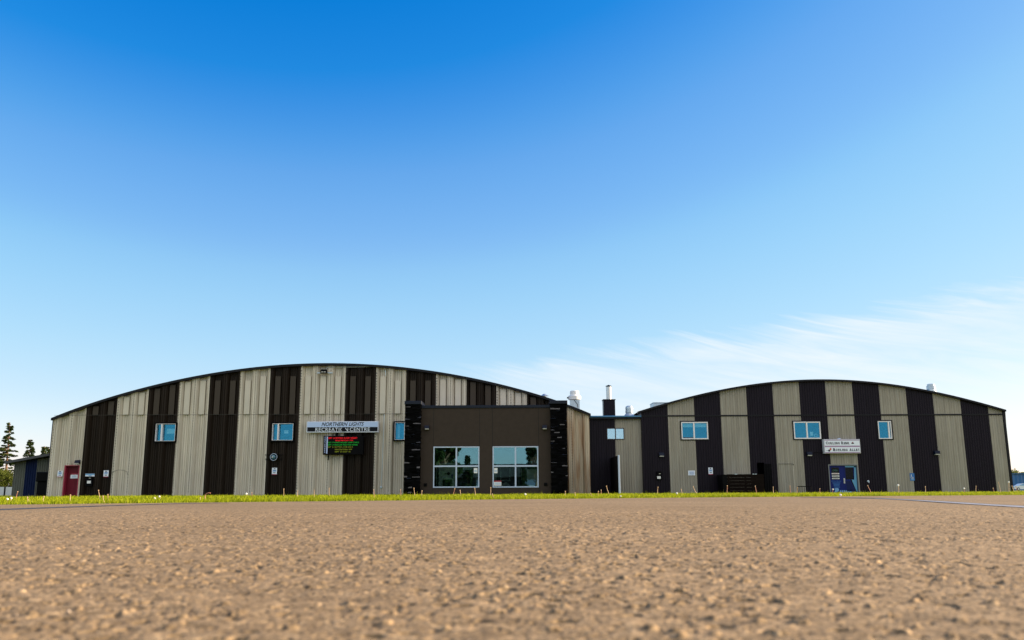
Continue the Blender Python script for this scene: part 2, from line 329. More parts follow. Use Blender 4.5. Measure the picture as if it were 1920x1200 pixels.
# asphalt: worn tan aggregate with dark pits and pale stones
def asphalt_mat():
    m = bpy.data.materials.new('worn_asphalt'); m.use_nodes = True; T = m.node_tree; b = T.nodes['Principled BSDF']
    tcx = N(T, 'ShaderNodeTexCoord'); co = tcx.outputs['Object']
    def noise(scale, det=4, ro=0.6):
        n = N(T, 'ShaderNodeTexNoise'); n.inputs['Scale'].default_value = scale; n.inputs['Detail'].default_value = det
        n.inputs['Roughness'].default_value = ro; L(T, co, n.inputs['Vector']); return n.outputs[0]
    def vor(scale, feat='F1', rnd=1.0):
        n = N(T, 'ShaderNodeTexVoronoi', feature=feat); n.inputs['Scale'].default_value = scale; n.inputs['Randomness'].default_value = rnd
        L(T, co, n.inputs['Vector']); return n
    base = RAMP(T, noise(0.35, 5), [(0.3, (0.205, 0.152, 0.093)), (0.7, (0.272, 0.204, 0.127))])
    def mixc(fac, a, bcol, mode='MIX'):
        x = N(T, 'ShaderNodeMix', data_type='RGBA', blend_type=mode)
        if isinstance(fac, float): x.inputs[0].default_value = fac
        else: L(T, fac, x.inputs[0])
        L(T, a, x.inputs[6])
        if isinstance(bcol, tuple): x.inputs[7].default_value = (*bcol, 1)
        else: L(T, bcol, x.inputs[7])
        return x.outputs[2]
    v1 = vor(95)                                        # aggregate, about a centimetre
    sepc = N(T, 'ShaderNodeSeparateColor'); L(T, v1.outputs['Color'], sepc.inputs[0])
    tone = RAMP(T, sepc.outputs[0], [(0.0, (0.62, 0.60, 0.56)), (0.5, (1.0, 0.98, 0.95)), (0.85, (1.22, 1.15, 1.05)), (1.0, (1.5, 1.5, 1.45))])
    c = mixc(1.0, base, tone, 'MULTIPLY')
    c = mixc(1.0, c, RAMP(T, noise(14, 5, 0.7), [(0.3, g(0.55)), (0.7, g(1.32))]), 'MULTIPLY')
    v2 = vor(34)                                        # pits where a stone fell out
    s2 = N(T, 'ShaderNodeSeparateColor'); L(T, v2.outputs['Color'], s2.inputs[0])
    pick = MATH(T, 'GREATER_THAN', s2.outputs[1], 0.80)
    wob = MATH(T, 'ADD', v2.outputs['Distance'], MATH(T, 'MULTIPLY', MATH(T, 'SUBTRACT', noise(120, 3), 0.5), 0.9))
    pit0 = MATH(T, 'MULTIPLY', pick, RAMP(T, wob, [(0.18, g(1)), (0.36, g(0))]))
    nat = N(T, 'ShaderNodeAttribute', attribute_name='stone_tone')
    pit = MATH(T, 'MULTIPLY', pit0, MATH(T, 'LESS_THAN', nat.outputs['Fac'], 0.01))
    c = mixc(MATH(T, 'MULTIPLY', pit, 0.88), c, (0.022, 0.018, 0.016))
    v3 = vor(26)
    s3 = N(T, 'ShaderNodeSeparateColor'); L(T, v3.outputs['Color'], s3.inputs[0])
    st = MATH(T, 'MULTIPLY', MATH(T, 'GREATER_THAN', s3.outputs[2], 0.93), RAMP(T, v3.outputs['Distance'], [(0.12, g(1)), (0.20, g(0))]))
    c = mixc(MATH(T, 'MULTIPLY', st, 0.8), c, (0.46, 0.37, 0.27))
    at = N(T, 'ShaderNodeAttribute', attribute_name='stone_tone')
    c = mixc(1.0, c, RAMP(T, at.outputs['Fac'], [(0.0, g(1.0)), (0.04, g(0.72)), (0.5, (1.0, 0.99, 0.97)), (0.8, (1.16, 1.12, 1.05)), (1.0, (1.75, 1.7, 1.6))]), 'MULTIPLY')
    ap_ = N(T, 'ShaderNodeAttribute', attribute_name='pit')
    c = mixc(MATH(T, 'MULTIPLY', ap_.outputs['Fac'], 0.96), c, (0.012, 0.010, 0.009))
    L(T, c, b.inputs['Base Color']); b.inputs['Roughness'].default_value = 0.9; b.inputs['Specular IOR Level'].default_value = 0.12
    hgt = MATH(T, 'SUBTRACT', MATH(T, 'ADD', MATH(T, 'MULTIPLY', MATH(T, 'SUBTRACT', 1.0, v1.outputs['Distance']), 0.5), MATH(T, 'MULTIPLY', noise(40, 5), 0.9)), MATH(T, 'MULTIPLY', pit, 1.2))
    bu = N(T, 'ShaderNodeBump'); bu.inputs['Strength'].default_value = 0.4; bu.inputs['Distance'].default_value = 0.004
    L(T, hgt, bu.inputs['Height']); L(T, bu.outputs[0], b.inputs['Normal'])
    return m
ASPH = asphalt_mat()
LAWN = mat('lawn_soil', (0.13, 0.16, 0.012), 0.95, spec=0.05, noise=(4, 0.3))
TARD = mat('tar_seam', (0.025, 0.025, 0.03), 0.7)
TARL = mat('faded_seal', (0.22, 0.23, 0.27), 0.7, noise=(3, 0.35))

# ------------------------------------------------------------------ ground, road
o = MB().quad((-700, -500, 0), (700, -500, 0), (700, 900, 0), (-700, 900, 0)).build('ground', LAWN); tag(o, kind='structure')
EDGE_PX = [(0, 947), (320, 943.3), (540, 940.3), (860, 937.6), (1100, 934.8), (1420, 932.2), (1680, 930.2), (1920, 928.2)]
EDGE = [GR(u, v) for u, v in EDGE_PX]
ex = np.array([p.x for p in EDGE]); ey = np.array([p.y for p in EDGE])
co_ = np.polyfit(ex, ey, 2)
def edge_y(x): return float(np.interp(x, XS_E, YS_E))
XS_E = np.concatenate([[-300], np.linspace(-12, 20, 90), [300]]); YS_E = np.polyval(co_, np.clip(XS_E, -12, 20))
YS_E[0] = 14; YS_E[-1] = YS_E[-2]+60
YS_E[1:-1] += rng.normal(0, 0.10, len(YS_E)-2)
mb = MB(); n_ = len(XS_E)
mb.add([(x, -200, 0.004) for x in XS_E]+[(x, y, 0.004) for x, y in zip(XS_E, YS_E)], [(i, i+1, n_+i+1, n_+i) for i in range(n_-1)])
o = mb.build('asphalt_road', ASPH); tag(o, kind='structure')
# the worn surface nearest the viewer, with its aggregate as real relief
def hash2(i, j, k): 
    q = np.sin(i*127.1+j*311.7+k*74.7)*43758.5453; return q-np.floor(q)
def worley(x, y, cell, k):
    gx, gy = np.floor(x/cell), np.floor(y/cell); best = np.full(x.shape, 9.0); idr = np.zeros(x.shape)
    for di in (-1, 0, 1):
        for dj in (-1, 0, 1):
            ci, cj = gx+di, gy+dj; px_, py_ = ci+.1+.8*hash2(ci, cj, k), cj+.1+.8*hash2(ci, cj, k+1)
            d = np.hypot(x/cell-px_, y/cell-py_); m = d < best; best = np.where(m, d, best); idr = np.where(m, hash2(ci, cj, k+2), idr)
    return best, idr
def vnoise(x, y, cell, k):
    X, Y_ = x/cell, y/cell; i, j = np.floor(X), np.floor(Y_); u, v = X-i, Y_-j; u, v = u*u*(3-2*u), v*v*(3-2*v)
    return (hash2(i, j, k)*(1-u)+hash2(i+1, j, k)*u)*(1-v)+(hash2(i, j+1, k)*(1-u)+hash2(i+1, j+1, k)*u)*v
def near_road():
    nr, nc = 760, 980; y = .45*(13/.45)**np.linspace(0, 1, nr); t = np.linspace(-1, 1, nc)
    Y_ = np.repeat(y[:, None], nc, 1); X = t[None]*(Y_*.72+.35)
    fade = np.clip((13-Y_)/5, 0, 1)*np.clip((1-np.abs(t))[None]*30, 0, 1)
    wx = X+(vnoise(X, Y_, .012, 11)-.5)*.010; wy = Y_+(vnoise(X, Y_, .012, 12)-.5)*.010
    d1, r1 = worley(wx, wy, .0078, 1); d2, r2 = worley(wx, wy, .034, 5); d3, r3 = worley(wx, wy, .030, 9)
    wear = vnoise(X, Y_, .35, 21)*.6+vnoise(X, Y_, .09, 22)*.4
    dome = np.clip(1-(d1/.62)**2, 0, 1)
    z = .0012*dome*(.3+r1)+.0016*vnoise(X, Y_, .03, 31)+.004*vnoise(X, Y_, .15, 32)
    pm = (r2 > .67+.40*(1-wear))
    pit = pm*np.clip((.10+.46*hash2(np.round(r2*1e4), 3, 4)-d2)/.14, 0, 1); z -= .012*pit
    pit1 = (r1 < .10*wear*1.6)*np.clip((.62-d1)/.2, 0, 1); z -= .004*pit1
    big = (r3 > .93)*np.clip(1-(d3/.34)**2, 0, 1); z += .006*np.sqrt(big)
    z = .005+z*fade
    tone = np.clip(.22+.56*r1+(r1 > .93)*.25, .05, 1); tone = np.where(big > 0, np.clip(.45+.55*hash2(np.round(r3*1e4), 1, 2), 0, 1), tone)
    far = np.clip((13-Y_)/4, 0, 1); tone = .5+(tone-.5)*far
    V = np.stack([X, Y_, z], 2).reshape(-1, 3)
    q = np.arange((nr-1)*nc).reshape(nr-1, nc)[:, :-1].ravel(); Fq = np.stack([q, q+1, q+nc+1, q+nc], 1)
    o = np_mesh('asphalt_road', V, [Fq], ASPH); tag(o, kind='structure')
    for nm, arr in (('pit', np.maximum(pit, pit1*.7)*far), ('stone_tone', tone)):
        a = o.data.attributes.new(nm, 'FLOAT', 'POINT'); a.data.foreach_set('value', arr.ravel().astype(np.float32))
    o.data.polygons.foreach_set('use_smooth', np.ones(len(Fq), dtype=bool))
near_road()
def strip(px_pairs, z, m, name):
    mb = MB(); P = [(GR(u, a, z), GR(u, b_, z)) for u, a, b_ in px_pairs]
    vs = [p for pr in P for p in pr]
    mb.add(vs, [(2*i, 2*i+1, 2*i+3, 2*i+2) for i in range(len(P)-1)])
    o = mb.build(name, m); tag(o, kind='structure'); return o
strip([(-260, 963, 968), (0, 954.2, 956.4), (110, 950.4, 952.0), (220, 947.0, 948.0), (330, 943.9, 944.6), (430, 942.6, 942.9)], 0.008, TARD, 'tar_seam')
strip([(1500, 932.4, 932.6), (1590, 932.6, 934.0), (1650, 933.4, 935.0), (1700, 936.0, 938.0), (1780, 940.0, 943.5), (1860, 945.0, 948.5), (1920, 948.0, 952.2), (2200, 962, 971)], 0.008, TARD, 'tar_seam')
strip([(1640, 934.0, 934.5), (1700, 936.5, 937.3), (1780, 940.6, 942.6), (1860, 945.5, 947.8), (1920, 948.6, 951.4), (2200, 963, 970)], 0.012, TARL, 'faded_seal')

# ------------------------------------------------------------------ text
def text_geo(txt, shear=0.0, bold=0.0, space=1.0):
    cu = bpy.data.curves.new('lettering', 'FONT'); cu.body = txt; cu.shear = shear; cu.offset = bold; cu.space_character = space; cu.resolution_u = 3
    ob = bpy.data.objects.new('lettering', cu); COL.objects.link(ob)
    bpy.context.view_layer.update()
    me = ob.evaluated_get(bpy.context.evaluated_depsgraph_get()).to_mesh()
    V = np.array([v.co[:2] for v in me.vertices]); Fs = [tuple(p.vertices) for p in me.polygons]
    bpy.data.objects.remove(ob); bpy.data.curves.remove(cu)
    return V, Fs
def put_text(mb, txt, x0, x1, z0, z1, Y, mi=0, **kw):
    V, Fs = text_geo(txt, **kw)
    lo, hi = V.min(0), V.max(0); sx = (x1-x0)/(hi[0]-lo[0]); sz = (z1-z0)/(hi[1]-lo[1])
    mb.add([(x0+(a-lo[0])*sx, Y, z0+(b-lo[1])*sz) for a, b in V], Fs, mi)

# ------------------------------------------------------------------ walls with holes
def wall(parent, name, xs, dep, Y, top, holes, mats, mfun, z0=0.0, extra=None):
    """sheet of vertical strips; dep(x) pushes it towards the viewer; holes = (x0,x1,z0,z1)"""
    br = set(np.round(xs, 4))
    for h in holes: br |= {round(h[0], 4), round(h[1], 4)}
    br = sorted(b for b in br if xs[0]-1e-3 <= b <= xs[-1]+1e-3); mb = MB()
    for a, b in zip(br[:-1], br[1:]):
        if b-a < 1e-4: continue
        mid = (a+b)/2; ya, yb = Y-dep(a+1e-5), Y-dep(b-1e-5); ta, tb = top(a), top(b)
        segs = [(z0, z0, ta, tb)]
        for h in holes:
            if h[0]-1e-4 < mid < h[1]+1e-4:
                n2 = []
                for (la, lb, ha, hb) in segs:
                    if h[2] > la and h[3] < max(ha, hb):
                        n2 += [(la, lb, h[2], h[2]), (h[3], h[3], ha, hb)]
                    elif h[2] <= la and h[3] > la: n2.append((h[3], h[3], ha, hb))
                    else: n2.append((la, lb, ha, hb))
                segs = n2
        mi = mfun(mid)
        for (la, lb, ha, hb) in segs:
            if ha-la > 1e-3 or hb-lb > 1e-3: mb.quad((a, ya, la), (b, yb, lb), (b, yb, hb), (a, ya, ha), mi)
    if extra: extra(mb)
    return mb.build(name, mats, parent)
def curve_roof(parent, name, pts, Y, over, length, th, m, mfascia, ext=0.25):
    xs = np.array([p[0] for p in pts]); zs = np.array([p[1] for p in pts])
    # outward normals in the XZ plane
    d = np.gradient(np.stack([xs, zs], 1), axis=0); d /= np.linalg.norm(d, axis=1)[:, None]; nrm = np.stack([-d[:, 1], d[:, 0]], 1)
    mb = MB(); mf = MB()
    for i in range(len(xs)-1):
        a, b = (xs[i], zs[i]), (xs[i+1], zs[i+1])
        mb.quad((a[0], Y-over+0.02, a[1]), (b[0], Y-over+0.02, b[1]), (b[0], Y+length, b[1]), (a[0], Y+length, a[1]))
        a2 = (xs[i]-nrm[i, 0]*th, zs[i]-nrm[i, 1]*th); b2 = (xs[i+1]-nrm[i+1, 0]*th, zs[i+1]-nrm[i+1, 1]*th)
        u1 = (xs[i]+nrm[i, 0]*0.02, zs[i]+nrm[i, 1]*0.02); u2 = (xs[i+1]+nrm[i+1, 0]*0.02, zs[i+1]+nrm[i+1, 1]*0.02)
        mf.quad((a2[0], Y-over, a2[1]), (b2[0], Y-over, b2[1]), (u2[0], Y-over, u2[1]), (u1[0], Y-over, u1[1]))
        mf.quad((u1[0], Y-over, u1[1]), (u2[0], Y-over, u2[1]), (u2[0], Y-over+0.12, u2[1]), (u1[0], Y-over+0.12, u1[1]))
        mf.quad((a2[0], Y-over, a2[1]), (b2[0], Y-over, b2[1]), (b2[0], Y+0.15, b2[1]), (a2[0], Y+0.15, a2[1]))
    mf.quad((xs[0], Y-over, zs[0]-th), (xs[0], Y-over, zs[0]+.02), (xs[0], Y+.2, zs[0]+.02), (xs[0], Y+.2, zs[0]-th))
    mf.quad((xs[-1], Y-over, zs[-1]-th), (xs[-1], Y-over, zs[-1]+.02), (xs[-1], Y+.2, zs[-1]+.02), (xs[-1], Y+.2, zs[-1]-th))
    r = mb.build(name, m, parent, smooth=True); mf.build('fascia', mfascia, parent); return r

def window(parent, px, Y, fr, fm, gm, cols=(), rows=(), mull=0.05, depth=0.5, back=None, proud=0.05, room=True, surround=None):
    """px = (u0,v0,u1,v1) of the outer frame; returns hole. The frame is the part, panes and room its sub-parts"""
    x0, z1 = XZ(px[0], px[1], Y); x1, z0 = XZ(px[2], px[3], Y)
    z1 = (z1+XZ(px[2], px[1], Y)[1])/2; z0 = (z0+XZ(px[0], px[3], Y)[1])/2; x0 = (x0+XZ(px[0], px[3], Y)[0])/2; x1 = (x1+XZ(px[2], px[1], Y)[0])/2
    mb = MB(); ya, yb = Y-proud, Y+0.10
    mb.bbox(x0, x1, ya, yb, z1-fr, z1, 0.008); mb.bbox(x0, x1, ya, yb, z0, z0+fr, 0.008)
    mb.bbox(x0, x0+fr, ya+.002, yb, z0+fr, z1-fr, 0.008); mb.bbox(x1-fr, x1, ya+.002, yb, z0+fr, z1-fr, 0.008)
    cx = [x0+fr]; cz = [z0+fr]
    for c in cols:
        xc = x0+(x1-x0)*c; mb.bbox(xc-mull/2, xc+mull/2, ya+.006, yb, z0+fr, z1-fr, 0.008); cx += [xc-mull/2, xc+mull/2]
    for r in rows:
        zc = z0+(z1-z0)*r
        xs_ = [x0+fr]+sum([[x0+(x1-x0)*c-mull/2, x0+(x1-x0)*c+mull/2] for c in cols], [])+[x1-fr]
        for i in range(0, len(xs_), 2): mb.bbox(xs_[i], xs_[i+1], ya+.009, yb, zc-mull/2, zc+mull/2, 0.008)
        cz += [zc-mull/2, zc+mull/2]
    if surround:
        s = surround[0]; y2 = ya+0.012
        mb.box(x0-s, x1+s, y2, yb, z1, z1+s, 1); mb.box(x0-s, x1+s, y2, yb, z0-s, z0, 1)
        mb.box(x0-s, x0, y2, yb, z0, z1, 1); mb.box(x1, x1+s, y2, yb, z0, z1, 1)
    w = mb.build('window', [fm, surround[1] if surround else fm], parent)
    cx.append(x1-fr); cz.append(z1-fr)
    for i in range(0, len(cx), 2):
        for j in range(0, len(cz), 2):
            MB().box(cx[i], cx[i+1], Y+0.005, Y+0.012, cz[j], cz[j+1]).build('pane', gm, w)
    if room:
        m2 = MB(); d = Y+depth
        m2.quad((x0, d, z0), (x1, d, z0), (x1, d, z1), (x0, d, z1)); m2.quad((x0, Y+.1, z0), (x0, d, z0), (x0, d, z1), (x0, Y+.1, z1)); m2.quad((x1, Y+.1, z0), (x1, d, z0), (x1, d, z1), (x1, Y+.1, z1))
        m2.quad((x0, Y+.1, z0), (x1, Y+.1, z0), (x1, d, z0), (x0, d, z0)); m2.quad((x0, Y+.1, z1), (x1, Y+.1, z1), (x1, d, z1), (x0, d, z1))
        m2.build('window_recess', ROOM, w)
    return w, (x0, x1, z0, z1)
def rect(parent, name, px, Y, m, th=0.01):
    x0, z1 = XZ(px[0], px[1], Y); x1, z0 = XZ(px[2], px[3], Y)
    return MB().box(x0, x1, Y-th, Y, z0, z1).build(name, m, parent)

# ================================================================== ARENA
YA = 60.0
arena = thing('arena_building', 'large barrel roofed arena with brown and tan striped steel front', 'building', (-11, YA, 0))
AR = [(105, 781), (167, 758), (226, 739.5), (284, 724), (341, 710.8), (398, 700.5), (454, 692), (511, 686), (567, 682.3), (605, 681.5), (651, 682.3), (707, 684.5), (763, 690), (818, 697.8), (875, 707), (931, 719), (987.5, 734), (1032, 748), (1063, 758.6), (1106, 775.5)]
ap = np.array([XZ(u, v, YA-0.35) for u, v in AR]); acf = np.polyfit(ap[:, 0], ap[:, 1], 6)
AX0, AX1 = XZ(104.5, 781, YA)[0], XZ(1104, 775, YA)[0]
def atop(x): return float(np.polyval(acf, x))
PX = lambda u: XZ(u, 777, YA)[0]
seams = [105, 164.5, 221.5, 278.5, 335.5, 392, 448.5, 505, 562, 647, 704, 761, 817.5, 874.5, 931, 988, 1044.5, 1104]
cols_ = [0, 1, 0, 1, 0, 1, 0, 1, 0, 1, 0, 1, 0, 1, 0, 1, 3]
SX = [PX(u) for u in seams]; SX[0], SX[-1] = AX0, AX1
HALF = PX(562+28.25)-PX(562); X_REF = PX(562)
def afold(x):
    ph = ((x-X_REF)/HALF) % 1.0; d = min(ph, 1-ph)          # 0 on a fold crest, 0.5 in the recess
    k = min(max((0.27-d)/0.08, 0), 1); return 0.19*k
def arib(x):
    q = ((x-X_REF)/(HALF/7)) % 1.0
    return 0.0 if q < 0.18 else (0.042 if 0.30 < q < 0.88 else (0.042*(q-0.18)/0.12 if q <= 0.30 else 0.042*(1-q)/0.12))
def adep(x): return afold(x)+arib(x)
pr = HALF/7; xs = set()
k0 = int((AX0-X_REF)/pr)-1; k1 = int((AX1-X_REF)/pr)+2
for k in range(k0, k1):
    for q in (0.0, 0.18, 0.30, 0.88): xs.add(round(X_REF+(k+q)*pr, 4))
for k in range(int((AX0-X_REF)/HALF)-1, int((AX1-X_REF)/HALF)+2):
    for q in (0.19, 0.27, 0.73, 0.81): xs.add(round(X_REF+(k+q)*HALF, 4))
xs |= {round(x, 4) for x in SX}
xs = sorted(x for x in xs if AX0 <= x <= AX1+1e-4)
def amat(x):
    for i in range(len(cols_)):
        if SX[i] <= x < SX[i+1]: return cols_[i]
    return cols_[-1]
aholes = []
wins = []
YW = YA-0.06
for px, cols, sash in (((294, 795, 331, 827.5), (0.30,), 'l'), ((512, 794.5, 551, 826), (0.28,), 'l'), ((741, 792.5, 775, 825), (0.55,), 'l')):
    w, h = window(arena, px, YW, 0.026, WFRM, GLASS2, cols, (), 0.09, 0.7, proud=0.25, surround=(0.09, BLK)); aholes.append(h); wins.append((w, px))
rect(wins[0][0], 'paper_notice', (313, 804, 327.5, 813), YW+0.035, BLIND)
rect(wins[1][0], 'paper_notice', (533, 806.5, 540.5, 813), YW+0.035, PAPER)
rect(wins[2][0], 'pale_blind', (746, 796, 749.5, 822), YW+0.035, CURT)
# red door opening
dx0, dz1 = XZ(125.8, 874, YA); dx1 = XZ(152, 874, YA)[0]
aholes.append((dx0, dx1, -1, dz1))
def arivets(mb):
    for i in range(len(cols_)):
        if cols_[i] in (0, 3):
            rows = [SX[i]+0.05]
            wdt = SX[i+1]-SX[i]
            rows += [X_REF+HALF*round((SX[i]+f*wdt-X_REF)/HALF) for f in ((0.5,) if wdt < 2.6 else (0.333, 0.667))]
            for x in rows:
                if x < AX0: continue
                z = 0.3
                while z < atop(x)-0.35:
                    if not any(h[0]-.1 < x < h[1]+.1 and h[2]-.1 < z < h[3]+.1 for h in aholes):
                        y = YA-adep(x)-0.004; mb.box(x-0.030, x+0.030, y-.008, y+.01, z-0.036, z+0.036, 2)
                    z += 0.19
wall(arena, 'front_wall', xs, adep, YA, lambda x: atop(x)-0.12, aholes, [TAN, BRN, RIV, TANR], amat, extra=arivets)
L_A = 58.0
mb = MB()
mb.quad((AX0, YA, 0), (AX0, YA+L_A, 0), (AX0, YA+L_A, atop(AX0)-.1), (AX0, YA, atop(AX0)-.1)); mb.quad((AX1, YA, 0), (AX1, YA+L_A, 0), (AX1, YA+L_A, atop(AX1)-.1), (AX1, YA, atop(AX1)-.1))
xb = np.linspace(AX0, AX1, 30)
for a, b in zip(xb[:-1], xb[1:]): mb.quad((a, YA+L_A, 0), (b, YA+L_A, 0), (b, YA+L_A, atop(b)-.05), (a, YA+L_A, atop(a)-.05))
mb.build('side_wall', BRN, arena)
rp = [(x, atop(x)) for x in np.linspace(AX0-0.10, AX1+0.10, 70)]
aroof = curve_roof(arena, 'roof', rp, YA, 0.42, L_A, 0.14, ROOF, TRIM)
MB().box(AX0-0.07, AX0-0.005, YA-0.23, YA+0.02, 0, atop(AX0)-0.17).build('corner_trim', TRIM, arena)
# raised cladding panels between the folds
zb = XZ(600, 776.5, YA)[1]
kk = -60
for k in range(int((AX0-X_REF)/HALF)-1, int((AX1-X_REF)/HALF)+1):
    xc = X_REF+(k+0.5)*HALF; uc = 562+28.25*(k+0.5)
    if xc-0.3 < SX[1] or xc+0.3 > XZ(1030, 777, YA)[0]: continue
    lim = 714 if (uc < 470 or uc > 745) else 706
    if uc > 810: lim = 712
    zt = min(XZ(uc, lim, YA)[1], atop(xc-0.22)-0.18, atop(xc+0.22)-0.18)
    if zt-zb < 0.2: continue
    MB().bbox(xc-0.195, xc+0.195, YA-0.17, YA-0.045, zb, zt, 0.012).build('cladding_panel', [TANP if amat(xc) in (0, 3) else BRNP], arena)
MB().box(AX0+.01, XZ(757, 777, YA)[0], YA-0.240, YA-0.234, zb-0.03, zb-0.012).build('lap_seam', RIV, arena)
# red door
YD = YA+0.06
mb = MB(); mb.bbox(dx0+.03, dx1-.03, YD, YD+0.05, 0.02, dz1-0.03, 0.006)
rd = mb.build('door', RED, arena)
mb = MB(); mb.box(dx0-.05, dx0+.03, YA-0.24, YD+.06, 0, dz1); mb.box(dx1-.03, dx1+.03, YA-0.24, YD+.06, 0, dz1); mb.box(dx0-.05, dx1+.03, YA-0.241, YD+.06, dz1, dz1+.05)
mb.build('door_frame', [DRED], rd)
x, z = XZ(147.3, 909, YD)
mb = MB(); mb.box(x-.05, x+.05, YD-.02, YD, z-.2, z+.2); mb.tube([(x, YD-.02, z+.05), (x, YD-.09, z+.05), (x, YD-.09, z-.15), (x, YD-.02, z-.15)], .018); mb.build('door_handle', STEEL, rd)
x, z = XZ(149.3, 892.5, YD); MB().lathe([(0.035, 0), (0.035, -0.02), (.02, -.025)], (x, YD, z), 12, axis='Y').build('lock', BLK, rd)
# conduits
YF = YA-0.26
mb = MB(); mb.tube([PT(611.5, 693, YF), PT(613, 688.5, YF), PT(650, 688.2, YF), PT(705, 687.5, YF), PT(721, 689.5, YF), PT(722.5, 694, YF), PT(722.5, 704, YF)], .022, 6); mb.build('conduit', GALV, arena)
mb = MB(); mb.tube([PT(720.5, 777, YF), PT(719, 820, YF), PT(716.5, 880, YF), PT(715, 912, YF)], .022, 6)
p = PT(715, 914, YF); mb.lathe([(0.09, 0), (0.09, -.05), (.05, -.08)], p, 14, axis='Y'); mb.build('conduit', GALV, arena)
mb = MB(); mb.tube([PT(209, 888, YF), PT(214, 883.5, YF), PT(222, 881.2, YF), PT(231, 881.5, YF), PT(238, 884.5, YF), PT(239.5, 890, YF)], .012, 5); mb.build('cable', RIV, arena)
mb = MB(); mb.tube([PT(648, 700.5, YF), PT(651, 699.5, YF), PT(653.5, 697, YF)], .02, 5); mb.build('bracket', BLK, arena)
# small round roof vent and exhaust fan on the arena roof
def on_roof(u, Y): return XZ(u, 760, Y)[0]
mb = MB(); Yv = YA+3; x, z = XZ(1021, 746, Yv); s = 1
mb.lathe([(0.12, -.3), (0.12, 0.12), (0.30, 0.14), (0.10, 0.28), (.02, .30)], (x, Yv, z), 18); mb.build('roof_vent', GALV, arena)
Yv = YA+4; x, zt = XZ(1077, 733, Yv); _, zm = XZ(1077, 741, Yv); _, zl = XZ(1077, 751, Yv); _, zb2 = XZ(1077, 768, Yv); w = 0.34
mb = MB(); mb.box(x-w, x+w, Yv-w, Yv+w, zb2-.6, zl); fan = mb.build('exhaust_fan', GALV, arena)
mb = MB(); mb.lathe([(0.30, zl-z*0-0), (0.46, zl+.06), (0.48, zm-.1), (0.40, zm-.02), (0.33, zm), (.33, zt-.05), (.28, zt)], (x, Yv, 0), 28); mb.build('fan_cowl', WALU, fan)
mb = MB(); mb.tube([(x-.46, Yv-.1, zm-.2), (x-.56, Yv-.1, zm-.2)], .06, 8); mb.build('fan_switch', BLK, fan); mb = MB(); mb.tube([(x-.05, Yv-w-.02, zl), (x+.05, Yv-w-.03, zl-.15), (x+.18, Yv-w-.03, zl-.3), (x+.2, Yv-w-.03, zl-.55)], .022, 6); mb.build('fan_cable', BLK, fan)

# ================================================================== ENTRANCE BLOCK
YE = 56.6
entry = thing('entrance_block', 'flat roofed brown stucco entrance block between two black stone pillars', 'building', (-1.5, YE, 0))
EX0, EX1 = XZ(786, 800, YE)[0], XZ(1034, 800, YE)[0]
ZP = XZ(910, 765, YE)[1]; ZPT = XZ(910, 759.8, YE)[1]
eh = []; ew = []
for px in ((812.3, 837.3, 898.8, 914.5), (923.6, 836.8, 1009.6, 914.2)):
    w, h = window(entry, px, YE, 0.075, ALU, GLASS, (0.5,), (0.52,), 0.10, 0.5, proud=0.03, room=False); eh.append(h); ew.append(w)
ejx = [XZ(u, 830, YE)[0] for u in (812.6, 899.2, 923.2, 1010)]
wall(entry, 'front_wall', [EX0, EX1], lambda x: 0.0, YE, lambda x: ZP, eh, [STUC], lambda x: 0)
for x in ejx:
    mb = MB(); mb.box(x-.016, x+.016, YE-.003, YE+.01, eh[0][3]+.002, ZP); mb.build('control_joint', JOINT, entry); mb = MB(); mb.box(x-.016, x+.016, YE-.003, YE+.01, 0, eh[0][2]-.002); mb.build('control_joint', JOINT, entry)
mb = MB(); mb.quad((EX0, YE, 0), (EX0, YA-.2, 0), (EX0, YA-.2, ZP), (EX0, YE, ZP)); mb.build('side_wall', STUC, entry); mb = MB(); mb.quad((EX1, YE, 0), (EX1, YA-.2, 0), (EX1, YA-.2, ZP), (EX1, YE, ZP)); mb.build('side_wall', STUC, entry)
MB().box(EX0, EX1, YE+.25, YA-.2, ZP-.3, ZP-.15).build('roof', ROOF, entry)
MB().bbox(EX0+.03, EX1-.03, YE-.06, YE+.25, ZP, ZPT, .012).build('coping', NAVYTRIM, entry)
